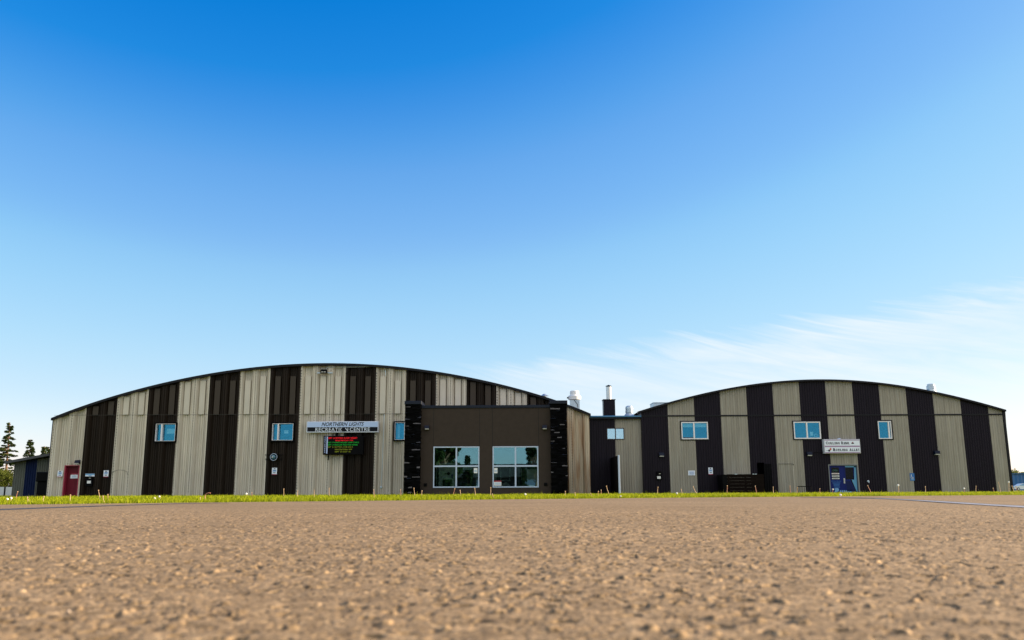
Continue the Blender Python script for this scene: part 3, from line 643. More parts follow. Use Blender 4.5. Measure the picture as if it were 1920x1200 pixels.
def pillar(u0, u1, vt):
    Yp = YE-0.45; x0 = (XZ(u0, 800, Yp)[0]); x1 = XZ(u1, 800, Yp)[0]; zt = XZ((u0+u1)/2, vt, Yp)[1]
    mb = MB(); back = YE+1.5
    mb.box(x0+.03, x1-.03, Yp+.05, back, 0, zt-.23)
    z = 0.0; ri = 0
    while z < zt-0.24:
        hh = random.choice((0.06, 0.075, 0.09, 0.11)); z1 = min(z+hh-.006, zt-.235)
        def course(a0, a1, f):
            a = a0
            while a < a1-.02:
                b = min(a+random.uniform(.14, .48), a1)
                if a1-b < .08: b = a1
                pr_ = random.uniform(0, .05); tl = random.uniform(-.012, .02) if random.random() < .92 else random.uniform(.035, .06); tw = random.uniform(-.012, .012)
                f(a, b-.005, pr_, tl, tw); a = b
        def front(a, b, p_, tl, tw):
            y = Yp+.04-p_
            vs = [(a, y-tw, z), (b, y+tw, z), (b, y+tw+tl, z1), (a, y-tw+tl, z1), (a, Yp+.06, z), (b, Yp+.06, z), (b, Yp+.06, z1), (a, Yp+.06, z1)]
            mb.add(vs, [(0, 1, 2, 3), (1, 5, 6, 2), (4, 0, 3, 7), (3, 2, 6, 7), (0, 4, 5, 1)], 1 if tl > .03 else 0)
        course(x0-random.uniform(0, .015), x1+random.uniform(0, .015), front)
        for sx, xx in ((1, x1), (-1, x0)):
            def side(a, b, p_, tl, tw):
                xo = xx+sx*(p_-.03)
                vs = [(xo, a, z), (xo, b, z), (xo-sx*tl, b, z1), (xo-sx*tl, a, z1), (xx-sx*.05, a, z), (xx-sx*.05, b, z), (xx-sx*.05, b, z1), (xx-sx*.05, a, z1)]
                mb.add(vs, [(0, 1, 2, 3), (3, 2, 6, 7), (0, 4, 5, 1), (1, 5, 6, 2), (4, 0, 3, 7)])
            course(Yp+.06, back-.02, side)
        z += hh
    pl = mb.build('stone_pillar', [STONE, STONG], entry)
    MB().bbox(x0-.045, x1+.045, Yp-.06, back+.05, zt-.22, zt, .02).build('pillar_cap', NAVYTRIM, pl)
pillar(759.0, 788.5, 751.8); pillar(1032.5, 1063.3, 750.8)
# vents low on the wall
for u, v in ((797.6, 909), (1023, 908)):
    x, z = XZ(u, v, YE); mb = MB(); mb.bbox(x-.1, x+.1, YE-.07, YE-.001, z-.09, z+.09, .02)
    for q in range(3): mb.box(x-.08, x+.08, YE-.076, YE-.068, z-.06+q*.05, z-.04+q*.05)
    mb.build('wall_vent', BLK, entry)
# the room behind the big windows
RB = YE+2.8
mb = MB(); mb.quad((EX0+.1, RB, 0), (EX1-.1, RB, 0), (EX1-.1, RB, ZP-.4), (EX0+.1, RB, ZP-.4), 0)
mb.quad((EX0+.1, YE+.1, 3.0), (EX1-.1, YE+.1, 3.0), (EX1-.1, RB, 3.0), (EX0+.1, RB, 3.0), 0); mb.quad((EX0+.1, YE+.3, .02), (EX1-.1, YE+.3, .02), (EX1-.1, RB, .02), (EX0+.1, RB, .02), 0)
def rm(u0, u1, v0, v1, Y, mi=1, th=.05):
    a, zt = XZ(u0, v0, Y); b, zb_ = XZ(u1, v1, Y); mb.box(a, b, Y, Y+th, zb_, zt, mi)
RQ = YE+1.1
rm(818, 853, 868, 914, RQ); rm(830, 847, 899, 912, RQ-.1, 2); rm(846.5, 849, 889, 897, RQ-.12, 4); rm(820, 822, 876, 914, RQ-.08, 2)
rm(988, 1009, 880, 914, RQ); rm(938, 940, 878, 902, RB-.3); rm(938, 956, 900, 902, RB-.32); rm(955, 957, 878, 902, RB-.3); rm(977, 978.5, 878, 900, RB-.3); rm(892, 895, 880, 914, RB-.5)
rm(926, 931, 885, 914, RB-.5); rm(868, 884, 873, 881, RB-1, 3)
mb.build('interior_room', [ROOM, ROOMC, BLK, BLIND, DBLU], entry)
x, z = XZ(841, 888, RQ-.08); mb = MB(); mb.lathe([(.02, 0), (.10, .01), (.10, .04), (.02, .05)], (x, RQ-.08, z), 14, axis='Y'); mb.box(x-.28, x, RQ-.05, RQ-.03, z-.02, z+.02)
tag(mb.build('wall_clock', BLK, loc=(x, RQ-.05, z)), 'dark round clock seen through the left entrance window', 'clock')
# patterned cloth and chair backs inside
x0, z0 = XZ(992, 914, YE+1.2); mb = MB()
pts = [(995, 913), (1008, 913), (1008, 893), (1003, 899), (999, 906)]
P_ = [PT(u, v, YE+1.2) for u, v in pts]; n5 = len(P_)
mb.add(P_+[p+Vector((0, .12, 0)) for p in P_], [tuple(range(n5)), tuple(range(n5, 2*n5))[::-1]]+[(i, (i+1) % n5, n5+(i+1) % n5, n5+i) for i in range(n5)])
for q in range(5):
    a = PT(998+q*1.5, 912-q*3.2, YE+1.19); b = PT(1008, 913.5-q*3.4, YE+1.19); mb.tube([a, (a+b)/2+Vector((0, 0, .06)), b], .018, 4, 1)
tag(mb.build('cloth_heap', [CURT, INK], loc=P_[0]), 'pale cloth with dark zigzag lines inside the right entrance window', 'cloth')
mb = MB(); a = [PT(941+q*1.5, 912-6*math.sin(math.pi*q/10), YE+1.5) for q in range(11)]; mb.tube(a, .05, 8); mb.tube([p+Vector((0, .3, -.1)) for p in a], .05, 8)
tag(mb.build('round_chair', ROOMC, loc=a[0]), 'tan round backed chair inside the right entrance window', 'chair')
# notices stuck to the panes
def notice(name, px, Y, label, cat, face=PAPER, bars=(), border=None, group=None, th=.012, words=None):
    x0, z1 = XZ(px[0], px[1], Y); x1, z0 = XZ(px[2], px[3], Y); xm, zm = (x0+x1)/2, (z0+z1)/2; w, h = x1-x0, z1-z0
    t_ = thing(name, label, cat, (xm, Y, zm), group)
    MB().bbox(x0, x1, Y-th, Y, z0, z1, .003).build('plate', face, t_)
    for (a0, a1, b0, b1, m) in bars:
        MB().box(x0+w*a0, x0+w*a1, Y-th-.003, Y-th+.001, z0+h*b0, z0+h*b1).build('print_band' if a1-a0 > .8 else 'print', m, t_)
    for (txt, a0, a1, b0, b1, m) in (words or ()):
        mb = MB(); put_text(mb, txt, x0+w*a0, x0+w*a1, z0+h*b0, z0+h*b1, Y-th-.004, bold=.02); mb.build('lettering', m, t_)
    return t_
LINES = tuple((.15, .85, .30+.12*i, .36+.12*i, CYAN) for i in range(4))
YN = YE-0.002
notice('window_notice', (888.5, 877.7, 895.2, 887.2), YN, 'small white notice on the lower right pane of the left entrance window', 'notice', PAPER, LINES[:3])
notice('window_notice', (926.4, 877.6, 932.7, 887.2), YN, 'small white notice above the red headed one in the right entrance window', 'notice', PAPER, LINES[:3])
notice('window_notice', (926.3, 901.2, 940, 910.6), YN, 'white notice with a red heading low in the right entrance window', 'notice', PAPER, ((0, 1, .74, 1.0, DRED), (.1, .9, .2, .27, CYAN), (.1, .9, .36, .43, CYAN), (.1, .9, .52, .59, CYAN)))

# ================================================================== CONNECTOR
YM = 60.3
conn = thing('link_building', 'low flat roofed link between the two halls with a square chimney', 'building', (8, YM, 0))
CX0, CX1 = AX1+.02, XZ(1202.3, 800, YM)[0]
ZC = XZ(1150, 783.5, YM)[1]; ZCT = XZ(1150, 779.3, YM-.3)[1]
def ribs(x, ref, per, dpt):
    q = ((x-ref)/per) % 1.0
    return dpt if q < .30 else (dpt*(.42-q)/.12 if q < .42 else (0 if q < .88 else dpt*(q-.88)/.12))
def rib_x(x0, x1, ref, per):
    out = {round(x0, 4), round(x1, 4)}
    for k in range(int((x0-ref)/per)-1, int((x1-ref)/per)+2):
        for q in (0, .30, .42, .88): out.add(round(ref+(k+q)*per, 4))
    return sorted(x for x in out if x0-1e-4 <= x <= x1+1e-4)
RP = 0.167
w, h = window(conn, (1137.6, 802.6, 1170.4, 824.2), YM, .05, DFRM, GLASS3, (.5,), (), .06, .6, proud=.06)
xmid = XZ(1153, 800, YM)[0]
wall(conn, 'front_wall', sorted(set(rib_x(CX0, CX1, CX0, RP)+[round(xmid, 4)])), lambda x: ribs(x, CX0, RP, .032), YM, lambda x: ZC+.1, [h], [DRK2, TAN2], lambda x: 0 if x < xmid else 1)
croof = MB().box(CX0, CX1, YM-.25, YM+14, ZC+.10, ZCT-.02).build('roof', ROOF, conn)
mb = MB(); mb.bbox(CX0, XZ(1204, 781, YM-.34)[0], YM-.34, YM-.252, ZC+.02, ZCT, .02); mb.build('gutter', GUTTER, conn)
mb = MB(); mb.box(CX0, CX1-.01, YM-.25, YM-.02, ZC-.10, ZC+.098); mb.build('soffit', TRIM, conn)
# chimney chase and flue
Yc = YM+1.2; x0, zt = XZ(1131.5, 750, Yc); x1 = XZ(1153, 750, Yc)[0]; zb_ = ZCT-.1
mb = MB(); xs_ = rib_x(x0, x1, x0, .16)
for a, b in zip(xs_[:-1], xs_[1:]): mb.quad((a, Yc-ribs(a+1e-5, x0, .16, .025), zb_), (b, Yc-ribs(b-1e-5, x0, .16, .025), zb_), (b, Yc-ribs(b-1e-5, x0, .16, .025), zt), (a, Yc-ribs(a+1e-5, x0, .16, .025), zt))
mb.box(x0, x1, Yc+.03, Yc+.8, zb_, zt-.002); mb.box(x0-.04, x1+.04, Yc-.06, Yc+.84, zt, zt+.05)
ch = mb.build('chimney', DRK2, conn)
xf, zf = XZ(1141, 725, Yc+.4); 
mb = MB(); mb.lathe([(.185, zt+.05), (.185, zf-.02), (.16, zf)], (xf, Yc+.4, 0), 24); mb.build('flue', STEEL, ch)
mb = MB(); mb.lathe([(.12, zf), (.12, zf+.03), (.24, zf+.035), (.03, zf+.12), (.01, zf+.14)], (xf, Yc+.4, 0), 20); mb.build('flue_cap', BLK, ch)
# turbine vent
Yt = YM+1.0; x, zt2 = XZ(1179.5, 761, Yt); zb_ = ZCT-.05
mb = MB(); hh = zt2-zb_
mb.lathe([(.40, zb_), (.40, zb_+hh*.14), (.36, zb_+hh*.2), (.24, zb_+hh*.38)], (x, Yt, 0), 26); tv = mb.build('roof_vent', GALV, croof)
mb = MB(); mb.lathe([(.24, zb_+hh*.38), (.27, zb_+hh*.42), (.27, zb_+hh*.6), (.255, zb_+hh*.62), (.255, zb_+hh*.72), (.27, zb_+hh*.74), (.25, zb_+hh*.92), (.15, zb_+hh)], (x, Yt, 0), 26); mb.build('vent_cowl', GALV, conn)
# wing wall standing out from the link
Yw0 = 55.8; xw, zw = XZ(1159.3, 854, Yw0)
ww = thing('wing_wall', 'black screen wall with pale end trim standing out from the link', 'wall', (xw, Yw0, 0))
mb = MB(); ys_ = np.arange(Yw0+.03, YM-.05, .1)
for i, (a, b) in enumerate(zip(ys_[:-1], ys_[1:])):
    da, db = (.0, .02) if i % 2 else (.02, .0)
    mb.quad((xw-da, a, 0), (xw-db, b, 0), (xw-db, b, zw), (xw-da, a, zw))
mb.box(xw+.002, xw+.06, Yw0+.02, YM-.05, 0, zw-.01); mb.build('panel', BLK, ww)
MB().bbox(xw-.035, xw+.075, Yw0-.03, Yw0+.018, 0, zw+.02, .008).build('end_trim', ALU, ww)

# ================================================================== CURLING RINK
YC = 60.0
curl = thing('curling_building', 'charcoal and grey tan striped curling hall with low barrel roof', 'building', (21, YC, 0))
CR = [(1201.5, 770.5), (1251, 755), (1300, 742.7), (1348.5, 731.5), (1398, 723.2), (1447.2, 716.5), (1497.6, 712.8), (1546, 711.3), (1596.6, 713), (1646.5, 717.3), (1697, 725), (1748, 733.5), (1800, 745), (1851.6, 758.7), (1881.5, 767.3)]
cp = np.array([XZ(u, v, YC-.3) for u, v in CR]); ccf = np.polyfit(cp[:, 0], cp[:, 1], 4)
def ctop(x): return float(np.polyval(ccf, x))
KX0, KX1 = XZ(1202.3, 779, YC)[0], XZ(1879, 770, YC)[0]
cs = [1202.3, 1252, 1302, 1351.6, 1401.3, 1451.3, 1501.5, 1551.3, 1601.6, 1652, 1702, 1752.3, 1803, 1853.8, 1879]
CSX = [XZ(u, 779, YC)[0] for u in cs]; CSX[0], CSX[-1] = KX0, KX1
def cmat(x):
    for i in range(len(cs)-1):
        if CSX[i] <= x < CSX[i+1]: return i % 2
    return 1
choles = []; cw = []
for px, cols, fr in (((1277.3, 791.3, 1327.3, 823.8), (.475,), .075), ((1488, 790.8, 1538.3, 823), (.49,), .075), ((1646.2, 789.8, 1671.3, 823), (.80,), .06)):
    w, h = window(curl, px, YC-.01, fr, WFRM, GLASS2, cols, (), .10, .7, proud=.07, surround=(.07, TRIM)); choles.append(h); cw.append(w)
for c_, (a, b) in zip((0, 0), ((1279.8, 1299), (1302.5, 1324.8))): rect(cw[0], 'pale_blind', (a, 794, b, 801), YC+.06, BLIND)
rect(cw[0], 'sash_rail', (1279.5, 820, 1300, 821.2), YC-.03, DFRM)
mb = MB(); mb.tube([PT(1281, 815, YC+.15), PT(1283.5, 817.5, YC+.15), PT(1286, 812, YC+.15)], .03, 5); mb.tube([PT(1283.5, 817.5, YC+.15), PT(1284, 819.5, YC+.15)], .05, 5); mb.build('ornament', DFRM, cw[0])
rect(cw[1], 'paper_notice', (1518.7, 809.5, 1524.7, 817), YC+.03, PAPER)
mb = MB(); p = PT(1529.7, 816.5, YC+.05); mb.tube([(p.x+.1*math.cos(a), p.y, p.z+.1*math.sin(a)) for a in np.linspace(0, 6.28, 14)], .02, 6); mb.build('ring_decoration', PAPER, cw[1])
# door openings
bx0, bz1 = XZ(1554.0, 872.5, YC); bx1 = XZ(1605.8, 872.5, YC)[0]; choles.append((bx0, bx1, -1, bz1))
sx0, sz1 = XZ(1418.8, 867.5, YC); sx1 = XZ(1433, 867.5, YC)[0]; choles.append((sx0, sx1, -1, sz1))
cref = KX0
cx_ = sorted(set(rib_x(KX0, KX1, cref, RP)+[round(x, 4) for x in CSX]))
wall(curl, 'front_wall', cx_, lambda x: ribs(x, cref, RP, .032), YC, lambda x: ctop(x)-.1, choles, [DRK2, TAN2], cmat)
L_C = 44
mb = MB()
for xx in (KX0, KX1): mb.quad((xx, YC, 0), (xx, YC+L_C, 0), (xx, YC+L_C, ctop(xx)-.08), (xx, YC, ctop(xx)-.08))
xb = np.linspace(KX0, KX1, 24)
for a, b in zip(xb[:-1], xb[1:]): mb.quad((a, YC+L_C, 0), (b, YC+L_C, 0), (b, YC+L_C, ctop(b)-.05), (a, YC+L_C, ctop(a)-.05))
mb.build('side_wall', DRK2, curl)
rp = [(x, ctop(x)) for x in np.linspace(KX0-.25, KX1+.12, 60)]
cuf = curve_roof(curl, 'roof', rp, YC, .3, L_C, .10, ROOF, TRIM)
zf0 = XZ(1202, 779.3, YC)[1]
mb = MB(); mb.box(KX0, KX1, YC-.065, YC-.034, zf0-.075, zf0-.012); mb.box(KX0, KX1, YC-.05, YC-.034, zf0-.01, zf0+.02); mb.build('flashing', TRIM, curl)
mb = MB(); mb.box(KX1-.02, KX1+.13, YC-.08, YC+.1, 0, ctop(KX1)-.12); mb.build('corner_trim', TRIM, curl)
mb = MB(); mb.tube([PT(1884, 772, YC+.05), PT(1889, 845, YC+.05), PT(1897, 914, YC+.05)], .04, 6); mb.build('downpipe', TRIM, curl)
# roof fittings
Yb = YC+7; x0, zt = XZ(1225, 755.5, Yb); x1 = XZ(1262, 755.5, Yb)[0]; zz = XZ(1225, 768, Yb)[1]-1.2
mb = MB(); mb.bbox(x0, x1, Yb, Yb+1.6, zz, zt, .03); mb.box(x0-.03, x1+.03, Yb-.03, Yb+1.63, zt, zt+.05); mb.build('rooftop_unit', GALV, curl)
Yv = YC+3; x, zt = XZ(1745, 720, Yv); zz = XZ(1745, 735, Yv)[1]; hh = zt-zz
mb = MB(); mb.lathe([(.36, zz-.4), (.36, zz+hh*.05), (.30, zz+hh*.12), (.28, zz+hh*.3), (.31, zz+hh*.34), (.31, zz+hh*.74), (.26, zz+hh*.78), (.26, zz+hh*.96), (.2, zz+hh)], (x, Yv, 0), 26); mb.build('roof_vent', GALV, curl)
# blue double door with printed film
YD2 = YC+.05
door = MB()
door.box(bx0-.06, bx1+.06, YC-.06, YD2+.05, bz1-.01, bz1+.06); door.box(bx0-.06, bx0, YC-.06, YD2+.05, 0, bz1-.01); door.box(bx1, bx1+.06, YC-.06, YD2+.05, 0, bz1-.01)
dd = door.build('door', [mat('grey_door_frame', (.17, .18, .19), .5)], curl)
def dpx(u, v): return XZ(u, v, YD2)
xm = dpx(1583, 890)[0]
def leaf(xa, xb2, win, mat_):
    mb = MB(); wx0, wz1 = dpx(win[0], win[1]); wx1, wz0 = dpx(win[2], win[3])
    mb.box(xa, wx0, YD2, YD2+.045, .02, bz1-.03); mb.box(wx1, xb2, YD2, YD2+.045, .02, bz1-.03); mb.box(wx0, wx1, YD2, YD2+.045, wz1, bz1-.03); mb.box(wx0, wx1, YD2, YD2+.045, .02, wz0)
    lf = mb.build('door_leaf', mat_, dd)
    MB().box(wx0, wx1, YD2+.02, YD2+.026, wz0, wz1).build('pane', DGLASS, dd)
    return lf
lf1 = leaf(bx0+.02, xm-.008, (1558.2, 876.5, 1574.7, 899), DBLU); lf2 = leaf(xm+.008, bx1-.02, (1584.2, 876.5, 1601.2, 899), DBLU)
mb = MB(); mb.quad((bx0, YD2+.5, 0), (bx1, YD2+.5, 0), (bx1, YD2+.5, bz1), (bx0, YD2+.5, bz1)); mb.build('dark_lobby', BLK, dd)
Yg = YD2-.004
def film(name, pts, m, y=Yg):
    P_ = [PT(u, v, y) for u, v in pts]; n = len(P_)
    MB().add(P_+[p+Vector((0, .003, 0)) for p in P_], [tuple(range(n)), tuple(range(n, 2*n))[::-1]]+[(i, (i+1) % n, n+(i+1) % n, n+i) for i in range(n)]).build(name, m, dd)
film('printed_film', [(1601.5, 874), (1604.6, 874), (1608, 922), (1606.5, 922), (1597, 899.4), (1601.8, 899.4)], DSKY)
film('printed_film', [(1583.8, 873.2), (1604.6, 873.2), (1604.8, 876.1), (1585.0, 876.1)], DSKY)
film('printed_film', [(1594.5, 899.6), (1596.8, 899.6), (1606.3, 922), (1604.5, 922)], SIGNK)
film('printed_film', [(1586, 902), (1594, 902), (1603, 921), (1588, 921)], DBLU2)
for i, (a, b) in enumerate(((1559.3, 1573.7), (1559.8, 1573.9), (1560.2, 1574.2))):
    v = (887, 891.6, 896)[i]; rect(dd, 'hours_strip', (a, v, b, v+2.1), YD2+.012, PAPER, .004)
    rect(dd, 'hours_print', (a+1.5, v+.8, b-2, v+1.4), YD2+.007, DRED if i == 0 else INK, .002)
mb = MB(); x0, z1 = dpx(1560.5, 880.5); x1, z0 = dpx(1571, 884); put_text(mb, 'OPEN', x0, x1, z0, z1, YD2+.01, bold=.02); mb.build('open_lettering', mat('dim_open_sign', (.02, .09, .08), .5), dd)
mb = MB(); x0, z1 = dpx(1559, 901); x1, z0 = dpx(1577, 903); put_text(mb, '24 Hour Service', x0, x1, z0, z1, Yg, bold=.02); mb.build('lettering', BLUS, dd)
for i, (a, b) in enumerate(((1561, 1575.5), (1563, 1574.5), (1563, 1574), (1564, 1575))):
    v = 905+i*2.6; rect(dd, 'fine_print', (a, v, b, v+1.2), Yg, BLUS, .003)
film('logo_shape', [(1564, 916), (1570, 915), (1573, 916.5), (1573, 920), (1570, 922), (1564.5, 924), (1566, 919)], CYAN)
for q in range(6): film('logo_shape', [(1575+q*3.8, 919.5), (1577.4+q*3.8, 919-(q == 5)*3), (1577.4+q*3.8, 925), (1575+q*3.8, 925)], CYAN)
x, z = dpx(1583, 901.5); mb = MB(); mb.box(x-.045, x+.045, YD2-.02, YD2-.001, z-.17, z+.17); mb.tube([(x, YD2-.01, z+.1), (x, YD2-.08, z+.1), (x, YD2-.08, z-.13), (x, YD2-.01, z-.13)], .016, 8); mb.build('door_handle', STEEL, dd)
# dark side door standing open in its opening
mb = MB(); mb.quad((sx0, YC+1.2, 0), (sx1+.4, YC+1.2, 0), (sx1+.4, YC+1.2, sz1), (sx0, YC+1.2, sz1)); mb.quad((sx0, YC, 0), (sx0, YC+1.2, 0), (sx0, YC+1.2, sz1), (sx0, YC, sz1)); mb.build('dark_lobby', BLK, curl)
xa, za = XZ(1432, 869.5, YC-.12); xb2 = XZ(1446, 869.5, YC-.12)[0]
mb = MB(); xx = rib_x(xa, xb2, xa, RP)
for a, b in zip(xx[:-1], xx[1:]): mb.quad((a, YC-.10-ribs(a+1e-5, xa, RP, .03), .02), (b, YC-.10-ribs(b-1e-5, xa, RP, .03), .02), (b, YC-.10-ribs(b-1e-5, xa, RP, .03), za), (a, YC-.10-ribs(a+1e-5, xa, RP, .03), za))
mb.box(xa, xb2, YC-.098, YC-.06, .02, za); mb.build('side_door', BLK, curl)
# flush tan door
xa, za = XZ(1459.5, 870.3, YC); xb2 = XZ(1486, 870.3, YC)[0]; mb = MB(); yy = YC-.015; xx = rib_x(xa, xb2, cref, RP)
for a, b in zip(xx[:-1], xx[1:]):
    ra, rb = ribs(a+1e-5, cref, RP, .032), ribs(b-1e-5, cref, RP, .032); mb.quad((a, yy-ra, .05), (b, yy-rb, .05), (b, yy-rb, za), (a, yy-ra, za))
fd = mb.build('flush_door', TAN2, curl)
mb = MB(); mb.box(xa-.012, xb2, YC-.06, YC-.004, za+.002, za+.025); mb.box(xb2+.002, xb2+.026, YC-.06, YC-.004, .05, za+.025, 1); mb.box(xb2, xb2+.06, YC-.09, YC-.061, za-.07, za+.0, 0); mb.build('door_trim', [RIV, TANP], fd)

# ================================================================== SIGNS
def letters(parent, m, items, Y):
    for (txt, px, kw) in items:
        x0, z1 = XZ(px[0], px[1], Y); x1, z0 = XZ(px[2], px[3], Y)
        mb = MB(); put_text(mb, txt, x0, x1, z0, z1, Y, **kw); mb.build('lettering', m, parent)
YS = YA-.52
x0, z1 = XZ(575, 790.3, YS); x1, z0 = XZ(709.5, 810.7, YS); zs = XZ(640, 800.8, YS)[1]
sg = thing('name_sign', 'long pale and black name sign on the arena wall above the message board', 'sign', ((x0+x1)/2, YS, z0))
MB().bbox(x0, x1, YS, YA-.24, z0, z1, .02).build('cabinet', mat('sign_cabinet_rim', (.62, .66, .78), .35), sg)
MB().box(x0+.06, x1-.06, YS-.004, YS, zs, z1-.05).build('pale_face', SIGNW, sg)
MB().box(x0+.06, x1-.06, YS-.004, YS, z0+.07, zs-.003).build('black_face', SIGNK, sg)
letters(sg, INK, [('NORTHERN', (603, 791.8, 652, 798.9), dict(shear=.34, bold=.022)), ('LIGHTS', (654, 791.4, 682.5, 798.5), dict(shear=.34, bold=.022))], YS-.008)
LW = mat('sign_pale_lettering', (.72, .80, .92), .4)
letters(sg, LW, [('RECREATION', (591.5, 802.0, 652.5, 808.7), dict(bold=.006, space=1.12)), ('CENTRE', (656, 801.5, 693.3, 808.2), dict(bold=.006, space=1.12))], YS-.008)
P_ = [PT(u, v, YS-.016) for u, v in ((641.6, 801.7), (646.6, 801.5), (649.8, 808.9), (644, 809.3), (640.6, 808.9))]
MB().add(P_+[p+Vector((0, .006, 0)) for p in P_], [(0, 1, 2, 3, 4), (9, 8, 7, 6, 5)]+[(i, (i+1) % 5, 5+(i+1) % 5, 5+i) for i in range(5)]).build('broken_patch', SIGNK, sg)
YL = YA-.56
x0, z1 = XZ(606.5, 817.2, YL); x1, z0 = XZ(681, 852.3, YL)
lb = thing('message_board', 'black electronic message board with red green and yellow lines', 'sign', ((x0+x1)/2, YL, z0))
MB().bbox(x0, x1, YL, YA-.24, z0, z1, .015).build('cabinet', BLK, lb)
mb = MB(); mb.box((x0+x1)/2-.6, (x0+x1)/2-.45, YA-.3, YA-.2, z1, z1+.22); mb.box((x0+x1)/2+.3, (x0+x1)/2+.45, YA-.3, YA-.2, z1, z1+.22); mb.build('hanger', BLK, lb)
p = PT(616, 853, YL+.15); MB().box(p.x-.03, p.x+.03, p.y, p.y+.06, p.z-.35, p.z).build('cable_drop', BLK, lb)
Yl = YL-.005
for txt, px, m in (('SEPT 14 SPITFIRES RUGBY MIDGET', (615.6, 819.6, 669.8, 823.2), LED_R), ('REGISTRATION 6 7PM', (629.3, 824.3, 661.8, 827.3), LED_R),
                   ('SEPT 17 MINOR HOCKEY CAMP STARTS', (614.8, 828.2, 672.8, 831.2), LED_G), ('SEPT 17 REGULAR PRACTICE HOURS', (614.5, 832.5, 670.5, 835.6), LED_G),
                   ('SEPT 21-SKATING CLUB JUN B', (614.2, 836.8, 661.2, 840), LED_Y), ('REGISTRATION-4 7PM', (628, 841.2, 659.5, 844.2), LED_Y), ('SEPT 27-OCT 15', (628, 845.3, 656.5, 848.5), LED_Y)):
    a0, b1 = XZ(px[0], px[1], Yl); a1, b0 = XZ(px[2], px[3], Yl); mb = MB(); put_text(mb, txt, a0, a1, b0+.015, b1-.015, Yl, bold=.0, space=1.2); mb.build('text_line', m, lb)
for i, c_ in enumerate('SEPTEMBER'):
    v = 818.8+i*3.5; u = 609.8-.11*i
    a0, b1 = XZ(u-1.0, v, Yl); a1, b0 = XZ(u+1.0, v+2.7, Yl); mb = MB(); put_text(mb, c_, a0, a1, b0, b1, Yl, bold=.02); mb.build('lettering', LED_W, lb)
rect(lb, 'divider', (612.6, 818.5, 613.8, 850.5), Yl, LED_W, .004)
# curling and bowling sign
YS2 = YC-.40
x0, z1 = XZ(1544.3, 823.6, YS2); x1, z0 = XZ(1614.4, 850, YS2); w_, h_ = x1-x0, z1-z0
s2 = thing('rink_sign', 'white and mauve two line sign above the blue double door', 'sign', ((x0+x1)/2, YS2, z0))
MB().bbox(x0, x1, YS2, YC-.04, z0, z1, .02).build('cabinet', mat('pink_sign_rim', (.55, .56, .62), .35), s2)
MB().box(x0+.05, x1-.05, YS2-.004, YS2, z0+.05, z1-.05).build('white_face', SIGNP, s2)
for a, b in ((.0, .075), (.44, .55), (.93, .985)): MB().box(x0+.05, x1-.05, YS2-.007, YS2-.003, z0+.03+(h_-.06)*a, z0+.03+(h_-.06)*b).build('mauve_band', MAUVE, s2)
def smallcaps(word, x, zb_, cap, sml, wcap, wsml, Y, m, parent):
    for i, c_ in enumerate(word):
        wv = wcap if i == 0 else wsml; hv = cap if i == 0 else sml
        if c_ == 'I': wv *= .55
        mb = MB(); put_text(mb, c_, x+.01, x+wv-.02, zb_, zb_+hv, Y, bold=.05)
        if c_ in 'RINKLWAYBE':      # slab serifs
            mb.box(x, x+wv-.01, Y-.001, Y+.001, zb_, zb_+.018)
            if c_ not in 'A': mb.box(x, x+wv*.55, Y-.001, Y+.001, zb_+hv-.018, zb_+hv)
        mb.build('lettering', m, parent); x += wv
    return x
def sp(u, v): return XZ(u, v, YS2)
zb1 = sp(1550, 833.2)[1]; xq = sp(1548.2, 833)[0]; sc = (sp(1600, 833)[0]-sp(1500, 833)[0])/100
smallcaps('CURLING', xq, zb1, 5.2*sc, 4.2*sc, 4.6*sc, 4.0*sc, YS2-.009, INK, s2); smallcaps('RINK', sp(1577.2, 833)[0], zb1, 5.2*sc, 4.2*sc, 4.8*sc, 4.4*sc, YS2-.009, INK, s2)
zb2_ = sp(1580, 845.7)[1]
smallcaps('BOWLING', sp(1562, 846)[0], zb2_, 5.2*sc, 4.2*sc, 4.8*sc, 4.15*sc, YS2-.009, INK, s2); smallcaps('ALLEY', sp(1592.8, 846)[0], zb2_, 5.2*sc, 4.2*sc, 4.4*sc, 3.8*sc, YS2-.009, INK, s2)
def blob(u, v, ru, rv, m, name):
    x, z = sp(u, v); mb = MB(); n = 14; y = YS2-.010
    mb.add([(x+ru*sc*math.cos(a), y, z+rv*sc*math.sin(a)) for a in np.linspace(0, 2*math.pi, n, endpoint=False)]+[(x+ru*sc*math.cos(a), y+.004, z+rv*sc*math.sin(a)) for a in np.linspace(0, 2*math.pi, n, endpoint=False)],
           [tuple(range(n)), tuple(range(n, 2*n))[::-1]]+[(i, (i+1) % n, n+(i+1) % n, n+i) for i in range(n)]); mb.build(name, m, s2)
blob(1598.7, 831.2, 2.7, 1.2, INK, 'curling_stone'); blob(1598.8, 829.4, 1.2, .9, DRED, 'stone_handle')
blob(1554.6, 844.8, 2.1, 2.0, INK, 'bowling_ball'); blob(1557.2, 842.0, 1.7, 2.2, ORNG, 'bowling_pin')
rect(s2, 'speed_lines', (1549.2, 844.4, 1552.2, 845), YS2-.006, INK, .004)
p = sp(1575, 823); MB().tube([(p[0]-.1, YS2+.2, p[1]-.01), (p[0]+.1, YS2+.2, p[1]+.03)], .05, 8).build('lifting_eye', ALU, s2)
